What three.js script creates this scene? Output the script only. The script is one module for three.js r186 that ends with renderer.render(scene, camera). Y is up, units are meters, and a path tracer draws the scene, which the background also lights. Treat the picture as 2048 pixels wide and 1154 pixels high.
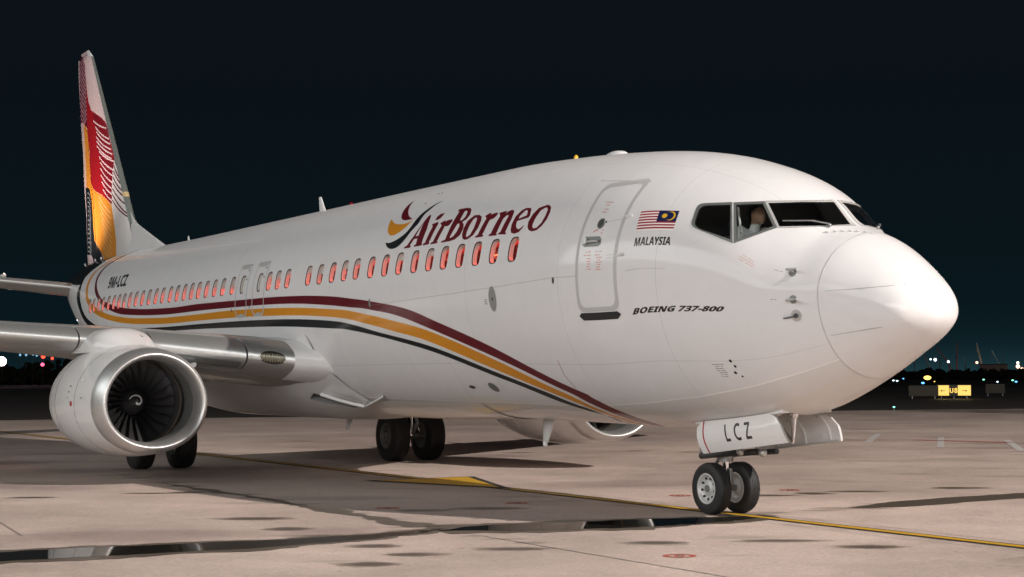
import * as THREE from 'three';
import { mergeGeometries } from 'three/addons/utils/BufferGeometryUtils.js';
import { MarchingCubes } from 'three/addons/objects/MarchingCubes.js';
import { RectAreaLightUniformsLib } from 'three/addons/lights/RectAreaLightUniformsLib.js';
import { RoundedBoxGeometry } from 'three/addons/geometries/RoundedBoxGeometry.js';
import { ImprovedNoise } from 'three/addons/math/ImprovedNoise.js';

// ------------------------------------------------------------------ camera, sky, lamps, exposure
// x points from the tail towards the nose (x = -station), y up, z to starboard; metres
const scene = new THREE.Scene();
const camera = new THREE.PerspectiveCamera(19.33, 1024 / 577, 0.1, 6000);
camera.position.set(14.474, 1.853, 13.711);
camera.rotation.order = 'YXZ';
camera.rotation.set(0.05201, 1.05904, -0.00528);
const renderer = new THREE.WebGLRenderer({ antialias: true });
renderer.toneMapping = THREE.LinearToneMapping;
renderer.toneMappingExposure = 1.0;
renderer.shadowMap.enabled = true;
RectAreaLightUniformsLib.init();

function nightSky() {
  const W = 2048, H = 1024, glowU = Math.atan2(-Math.cos(-.80), Math.sin(-.80)) / (2 * Math.PI) + .5, d = new Float32Array(W * H * 4);
  const stops = [[-90, .0010, .0013, .0016], [-1, .0016, .0050, .0066], [0, .0042, .0150, .0195], [1.2, .0030, .0100, .0136], [4, .0028, .0074, .0102], [9, .0034, .0062, .0086], [20, .0044, .0058, .0080], [90, .0042, .0052, .0074]];
  for (let j = 0; j < H; j++) {
    const el = ((j + .5) / H - .5) * 180;
    let k = 0; while (k < stops.length - 2 && el > stops[k + 1][0]) k++;
    const A = stops[k], B = stops[k + 1], t = Math.min(1, Math.max(0, (el - A[0]) / (B[0] - A[0])));
    for (let i = 0; i < W; i++) { const du = ((i + .5) / W - glowU) * 360, town = el > -2 ? Math.exp(-du * du / 90) * Math.exp(-Math.max(0, el) / .55) : 0; for (let c = 0; c < 4; c++) d[(j * W + i) * 4 + c] = c < 3 ? A[c + 1] + (B[c + 1] - A[c + 1]) * t + town * [.010, .030, .036][c] : 1; }
  }
  const tx = new THREE.DataTexture(d, W, H, THREE.RGBAFormat, THREE.FloatType);
  tx.mapping = THREE.EquirectangularReflectionMapping; tx.magFilter = tx.minFilter = THREE.LinearFilter; tx.needsUpdate = true;
  return tx;
}
scene.background = nightSky(); scene.environment = scene.background; scene.environmentIntensity = 1;

// the apron's floodlight masts, all outside the frame: [x, z, height, aim x, aim z, radiance, colour, panel width, label]
const FLOODS = [
  [50, -28, 45, -12, -6, 63000, [1, .90, .83], .8, 'tall floodlight mast ahead of the nose on the port side'],
];
// unseen glowing fronts added for soft light from the camera side: [x, z, aim x, aim z, width, sill, head, radiance, colour, name, label]
const FRONTS = [
  [48, 52, -6, 1, 96, 10, 27, 4.3, [1, .965, .955], 'added_light_front', 'long glowing front added out of view behind the photographer for soft light'],
  [-24, 44, -18, 0, 70, 13, 26, 1.9, [.96, 1, .985], 'added_side_light_front', 'glowing front added out of view abeam of the starboard wing for side light'],
];
// ------------------------------------------------------------------ helpers
let seed = 7; const rnd = () => { seed = (seed * 1664525 + 1013904223) >>> 0; return seed / 4294967296; };
const rr = (a, b) => a + (b - a) * rnd();
const noise = new ImprovedNoise();
const V = (x, y, z) => new THREE.Vector3(x, y, z);
const P = (s, y, z) => new THREE.Vector3(-s, y, z);            // from station, height, lateral
const used = new Map();
function numbered(n) { const k = used.get(n) || 0; used.set(n, k + 1); return k ? n + '_' + String(k).padStart(3, '0') : n; }
function mesh(name, geo, mat, parent) { const m = new THREE.Mesh(geo, mat); m.name = name; m.castShadow = m.receiveShadow = true; if (parent) parent.add(m); return m; }
function tag(o, label, category, group, kind) { if (label) o.userData.label = label; if (category) o.userData.category = category; if (group) o.userData.group = group; if (kind) o.userData.kind = kind; return o; }
function thing(name, label, category, group) { const g = new THREE.Group(); g.name = numbered(name); scene.add(g); return tag(g, label, category, group); }
function part(name, parent) { const g = new THREE.Group(); g.name = name; parent.add(g); return g; }
const lerp = (a, b, t) => a + (b - a) * t, clamp = (x, a, b) => Math.min(b, Math.max(a, x));
const sstep = (a, b, x) => { const t = clamp((x - a) / (b - a), 0, 1); return t * t * (3 - 2 * t); };
const C = (r, g, b) => new THREE.Color().setRGB(r, g, b);
const M = (o) => new THREE.MeshStandardMaterial({ side: THREE.DoubleSide, ...o });
const MP = (o) => new THREE.MeshPhysicalMaterial({ side: THREE.DoubleSide, ...o });
function geoOf(pos, idx, uv, nor) {
  const g = new THREE.BufferGeometry(); g.setAttribute('position', new THREE.Float32BufferAttribute(pos, 3));
  if (uv) g.setAttribute('uv', new THREE.Float32BufferAttribute(uv, 2)); if (idx) g.setIndex(idx);
  if (nor) g.setAttribute('normal', new THREE.Float32BufferAttribute(nor, 3)); else g.computeVertexNormals();
  return g;
}
// a grid of points rows[i][j] (Vector3) as one smooth sheet
function sheet(rows, uvf, closed = false) {
  const n = rows[0].length, pos = [], uv = [], idx = [];
  rows.forEach((r, i) => r.forEach((p, j) => { pos.push(p.x, p.y, p.z); const q = uvf ? uvf(p, i, j) : [j / (n - 1), i / (rows.length - 1)]; uv.push(q[0], q[1]); }));
  for (let i = 0; i < rows.length - 1; i++) for (let j = 0; j < n - 1; j++) { const a = i * n + j, b = a + 1, c = a + n, d = c + 1; idx.push(a, c, b, b, c, d); }
  const g = geoOf(pos, idx, uv);
  if (closed) { const N = g.attributes.normal; for (let i = 0; i < rows.length; i++) { const a = i * n, b = a + n - 1; const x = N.getX(a) + N.getX(b), y = N.getY(a) + N.getY(b), z = N.getZ(a) + N.getZ(b), l = Math.hypot(x, y, z) || 1; N.setXYZ(a, x / l, y / l, z / l); N.setXYZ(b, x / l, y / l, z / l); } }
  return g;
}
const UNIT = (g) => { g = g.index ? g.toNonIndexed() : g; for (const k of Object.keys(g.attributes)) if (!['position', 'normal', 'uv'].includes(k)) g.deleteAttribute(k); if (!g.attributes.uv) g.setAttribute('uv', new THREE.Float32BufferAttribute(new Float32Array(g.attributes.position.count * 2), 2)); return g; };
const merge = (list) => mergeGeometries(list.map(UNIT), false);
function box(w, h, d, at, rot, r = Math.min(w, h, d) * .18) { const g = new RoundedBoxGeometry(w, h, d, 2, r); if (rot) g.rotateX(rot[0] || 0).rotateY(rot[1] || 0).rotateZ(rot[2] || 0); if (at) g.translate(at.x, at.y, at.z); return g; }
function bar(a, b, r0, r1 = r0, n = 12) {                    // round bar from a to b
  const d = b.clone().sub(a), L = d.length(), g = new THREE.CylinderGeometry(r1, r0, L, n, 1);
  g.translate(0, L / 2, 0); g.applyQuaternion(new THREE.Quaternion().setFromUnitVectors(V(0, 1, 0), d.normalize())); g.translate(a.x, a.y, a.z); return g;
}
function tube(pts, r, n = 8, seg = 24) { return new THREE.TubeGeometry(new THREE.CatmullRomCurve3(pts), seg, r, n, false); }
function canvas(w, h) { const c = document.createElement('canvas'); c.width = w; c.height = h; return [c, c.getContext('2d')]; }
function tex(c, srgb = true) { const t = new THREE.CanvasTexture(c); if (srgb) t.colorSpace = THREE.SRGBColorSpace; t.anisotropy = 8; t.wrapS = t.wrapT = THREE.RepeatWrapping; return t; }

// ------------------------------------------------------------------ materials
const mat = {
  white: MP({ color: C(.69, .69, .69), roughness: .5, specularIntensity: .35, clearcoat: .6, clearcoatRoughness: .11 }),
  plainWhite: M({ color: C(.72, .72, .71), roughness: .42 }),
  metal: M({ color: C(.60, .615, .605), metalness: .78, roughness: .40 }),
  lip: M({ color: C(.62, .625, .62), metalness: .8, roughness: .40 }),
  dullMetal: M({ color: C(.30, .31, .31), metalness: .8, roughness: .45 }),
  frameGrey: M({ color: C(.22, .235, .225), metalness: .55, roughness: .45 }),
  bandGrey: M({ color: C(.40, .41, .40), roughness: .45 }),
  wingGrey: MP({ color: C(.36, .37, .36), roughness: .38, clearcoat: .6, clearcoatRoughness: .15 }),
  bellyGrey: MP({ color: C(.56, .555, .54), roughness: .3, clearcoat: 1, clearcoatRoughness: .08 }),
  black: M({ color: C(.012, .012, .013), roughness: .6 }),
  rubber: M({ color: C(.014, .014, .015), roughness: .62 }),
  seal: M({ color: C(.02, .02, .02), roughness: .5 }),
  plastic: M({ color: C(.55, .50, .46), roughness: .5 }),
  darkGrey: M({ color: C(.05, .052, .055), roughness: .55 }),
  glass: MP({ color: C(1, 1, 1), roughness: .02, transmission: 1, thickness: 0, ior: 1.45 }),
  tint: MP({ color: C(.80, .84, .82), roughness: .02, transmission: 1, thickness: 0, ior: 1.5 }),
  duct: M({ color: C(.33, .35, .34), metalness: .7, roughness: .4 }),
  fanCase: M({ color: C(.12, .12, .12), metalness: .6, roughness: .4 }),
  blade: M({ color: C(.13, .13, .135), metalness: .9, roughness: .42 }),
  wheel: M({ color: C(.58, .58, .57), metalness: .25, roughness: .4 }),
  chrome: M({ color: C(.75, .75, .75), metalness: 1, roughness: .12 }),
  finEdge: M({ color: C(.27, .30, .285), metalness: .6, roughness: .42 }),
  red: M({ color: C(.45, .01, .015), roughness: .45 }),
  pole: M({ color: C(.30, .30, .29), metalness: .5, roughness: .5 }),
};

// ------------------------------------------------------------------ fuselage shape: station tables (crown, keel, half width, height of the widest line)
function pch(xs, ys) {
  const n = xs.length, h = [], d = [], m = new Array(n).fill(0);
  for (let i = 0; i < n - 1; i++) { h.push(xs[i + 1] - xs[i]); d.push((ys[i + 1] - ys[i]) / h[i]); }
  for (let i = 1; i < n - 1; i++) if (d[i - 1] * d[i] > 0) { const a = 2 * h[i] + h[i - 1], b = h[i] + 2 * h[i - 1]; m[i] = (a + b) / (a / d[i - 1] + b / d[i]); }
  m[0] = d[0]; m[n - 1] = d[n - 2];
  return (x) => { let i = 0; while (i < n - 2 && x > xs[i + 1]) i++; const t = (x - xs[i]) / h[i], u = 1 - t; return (1 + 2 * t) * u * u * ys[i] + t * u * u * h[i] * m[i] + t * t * (3 - 2 * t) * ys[i + 1] + t * t * (t - 1) * h[i] * m[i + 1]; };
}
const ST = [0, .04, .15, .35, .6, 1.0, 1.37, 1.71, 2.1, 2.6, 3.2, 3.8, 4.6, 5.6, 7, 9, 18, 24, 27, 29.5, 32, 34.5, 36, 36.6];
const SU = ST.map(Math.sqrt);
const fT = pch(SU, [2.55, 2.74, 2.932, 3.118, 3.306, 3.534, 3.685, 3.977, 4.227, 4.459, 4.66, 4.816, 4.956, 5.064, 5.165, 5.236, 5.25, 5.255, 5.27, 5.28, 5.28, 5.2, 5.05, 4.95]);
const fB = pch(SU, [2.55, 2.427, 2.31, 2.162, 2.026, 1.828, 1.671, 1.541, 1.412, 1.314, 1.253, 1.209, 1.155, 1.142, 1.157, 1.177, 1.177, 1.2, 1.36, 1.8, 2.5, 3.35, 3.95, 4.3]);
const fW = pch(SU, [0, .241, .455, .595, .70, .875, 1.02, 1.145, 1.275, 1.425, 1.578, 1.707, 1.826, 1.875, 1.883, 1.88, 1.88, 1.88, 1.86, 1.72, 1.42, .95, .6, .4]);
const fM = pch(SU, [2.55, 2.569, 2.597, 2.64, 2.702, 2.805, 2.852, 2.88, 2.954, 3.057, 3.162, 3.229, 3.235, 3.262, 3.302, 3.341, 3.341, 3.35, 3.45, 3.7, 4.1, 4.4, 4.55, 4.62]);
const shoulder = (s) => 1 + .5 * Math.exp(-(((s - 1.6) / .5) ** 2));   // flattened sides round the windshield
const secCache = new Map();
function sec(s) { const k = Math.round(s * 1e5); let v = secCache.get(k); if (!v) { const u = Math.sqrt(Math.max(s, 0)); v = [fT(u), fB(u), fW(u), fM(u)]; secCache.set(k, v); } return v; }
function spt(s, a, side) { const [t, b, w, m] = sec(s), th = a * Math.PI, c = Math.cos(th); return V(-s, c > 0 ? m + (t - m) * Math.pow(c, shoulder(s)) : m + (m - b) * c, side * w * Math.sin(th)); }
function snor(s, a, side) {
  const e = Math.min(.01, Math.max(.002, s * .2)), s0 = Math.max(.0005, s - e), p1 = spt(s + e, a, side), p0 = spt(s0, a, side), q1 = spt(s, a + .003, side), q0 = spt(s, a - .003, side);
  if (s < .004) return V(1, 0, 0);
  const n = p1.sub(p0).cross(q1.sub(q0)); if (side < 0) n.negate();
  n.normalize(); const out = Math.sin(a * Math.PI) * side * n.z + Math.cos(a * Math.PI) * n.y; if (out + (s < .3 ? n.x : 0) < 0) n.negate();
  return n;
}
function skinPt(s, a, side = 1, off = 0) { const p = spt(s, a, side); return off ? p.addScaledVector(snor(s, a, side), off) : p; }
function aOf(s, y) { const [t, b, , m] = sec(s); return Math.acos(clamp(y >= m ? Math.pow((y - m) / (t - m), 1 / shoulder(s)) : (y - m) / (m - b), -1, 1)) / Math.PI; }
function aOfZ(s, z) { const w = sec(s)[2]; return 1 - Math.asin(clamp(z / w, -1, 1)) / Math.PI; }   // lower half
// convex clipping in (station, angle)
function split(poly, A, B, sgn) {
  const ins = [], out = [], n = poly.length, f = (p) => sgn * ((B[0] - A[0]) * (p[1] - A[1]) - (B[1] - A[1]) * (p[0] - A[0]));
  for (let i = 0; i < n; i++) { const p = poly[i], q = poly[(i + 1) % n], a = f(p), b = f(q); if (a >= 0) ins.push(p); if (a <= 0) out.push(p); if (a * b < 0) { const t = a / (a - b), x = [lerp(p[0], q[0], t), lerp(p[1], q[1], t)]; ins.push(x); out.push(x); } }
  return [ins, out];
}
const area = (p) => { let a = 0; for (let i = 0; i < p.length; i++) { const q = p[i], r = p[(i + 1) % p.length]; a += q[0] * r[1] - r[0] * q[1]; } return a / 2; };
const tris = (poly) => THREE.ShapeUtils.triangulateShape(poly.map((p) => new THREE.Vector2(p[0] , p[1] * 6)), []).map((t) => t.map((i) => poly[i]));
const bbox = (ps) => [Math.min(...ps.map((p) => p[0])), Math.max(...ps.map((p) => p[0])), Math.min(...ps.map((p) => p[1])), Math.max(...ps.map((p) => p[1]))];
function cutBy(poly, tri, keep) {
  const sgn = area(tri) > 0 ? 1 : -1; let rest = poly; const res = [];
  for (let i = 0; i < 3 && rest.length >= 3; i++) { const [ins, out] = split(rest, tri[i], tri[(i + 1) % 3], sgn); if (!keep && out.length >= 3 && Math.abs(area(out)) > 1e-9) res.push(out); rest = ins; }
  if (keep) return rest.length >= 3 && Math.abs(area(rest)) > 1e-9 ? [rest] : [];
  return res;
}
// skin over stations S and angles A; holes are polygons cut out, clip keeps only what lies inside a polygon
function skin({ S, A, side = 1, holes = [], clip = null, off = 0, uv = (s, a) => [s, a] }) {
  const pos = [], nor = [], uvs = [], offF = typeof off === 'function' ? off : () => off;
  const H = holes.map((h) => ({ t: tris(h), b: bbox(h) })), K = clip && { t: tris(clip), b: bbox(clip) };
  const put = (s, a) => { const n = snor(Math.max(s, .0008), a, side), p = spt(s, a, side).addScaledVector(n, offF(s, a)); return [p, n, uv(s, a)]; };
  for (let i = 0; i < S.length - 1; i++) for (let j = 0; j < A.length - 1; j++) {
    const b = [S[i], S[i + 1], A[j], A[j + 1]], hit = (q) => b[0] < q[1] && b[1] > q[0] && b[2] < q[3] && b[3] > q[2];
    let ps = [[[b[0], b[2]], [b[1], b[2]], [b[1], b[3]], [b[0], b[3]]]];
    if (K) ps = hit(K.b) ? K.t.flatMap((t) => ps.flatMap((p) => cutBy(p, t, true))) : [];
    for (const h of H) if (hit(h.b)) for (const t of h.t) ps = ps.flatMap((p) => cutBy(p, t, false));
    for (const p of ps) {
      const v = p.map((q) => put(q[0], q[1]));
      for (let k = 1; k < v.length - 1; k++) {
        let T = [v[0], v[k], v[k + 1]];
        const fn = T[1][0].clone().sub(T[0][0]).cross(T[2][0].clone().sub(T[0][0])); if (fn.lengthSq() < 1e-22) continue;
        if (fn.dot(T[0][1]) < 0) T = [T[0], T[2], T[1]];
        for (const [q, n, w] of T) { pos.push(q.x, q.y, q.z); nor.push(n.x, n.y, n.z); uvs.push(w[0], w[1]); }
      }
    }
  }
  return geoOf(pos, null, uvs, nor);
}
const span = (a, b, d) => { const n = Math.max(1, Math.round((b - a) / d)); return Array.from({ length: n + 1 }, (_, i) => lerp(a, b, i / n)); };
const grow = (poly, d) => { const c = [0, 0]; poly.forEach((p) => { c[0] += p[0] / poly.length; c[1] += p[1] / poly.length; }); return poly.map((p) => { const x = p[0] - c[0], y = (p[1] - c[1]) * 6, l = Math.hypot(x, y); return [p[0] + d * x / l, p[1] + d * y / l / 6]; }); };
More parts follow.
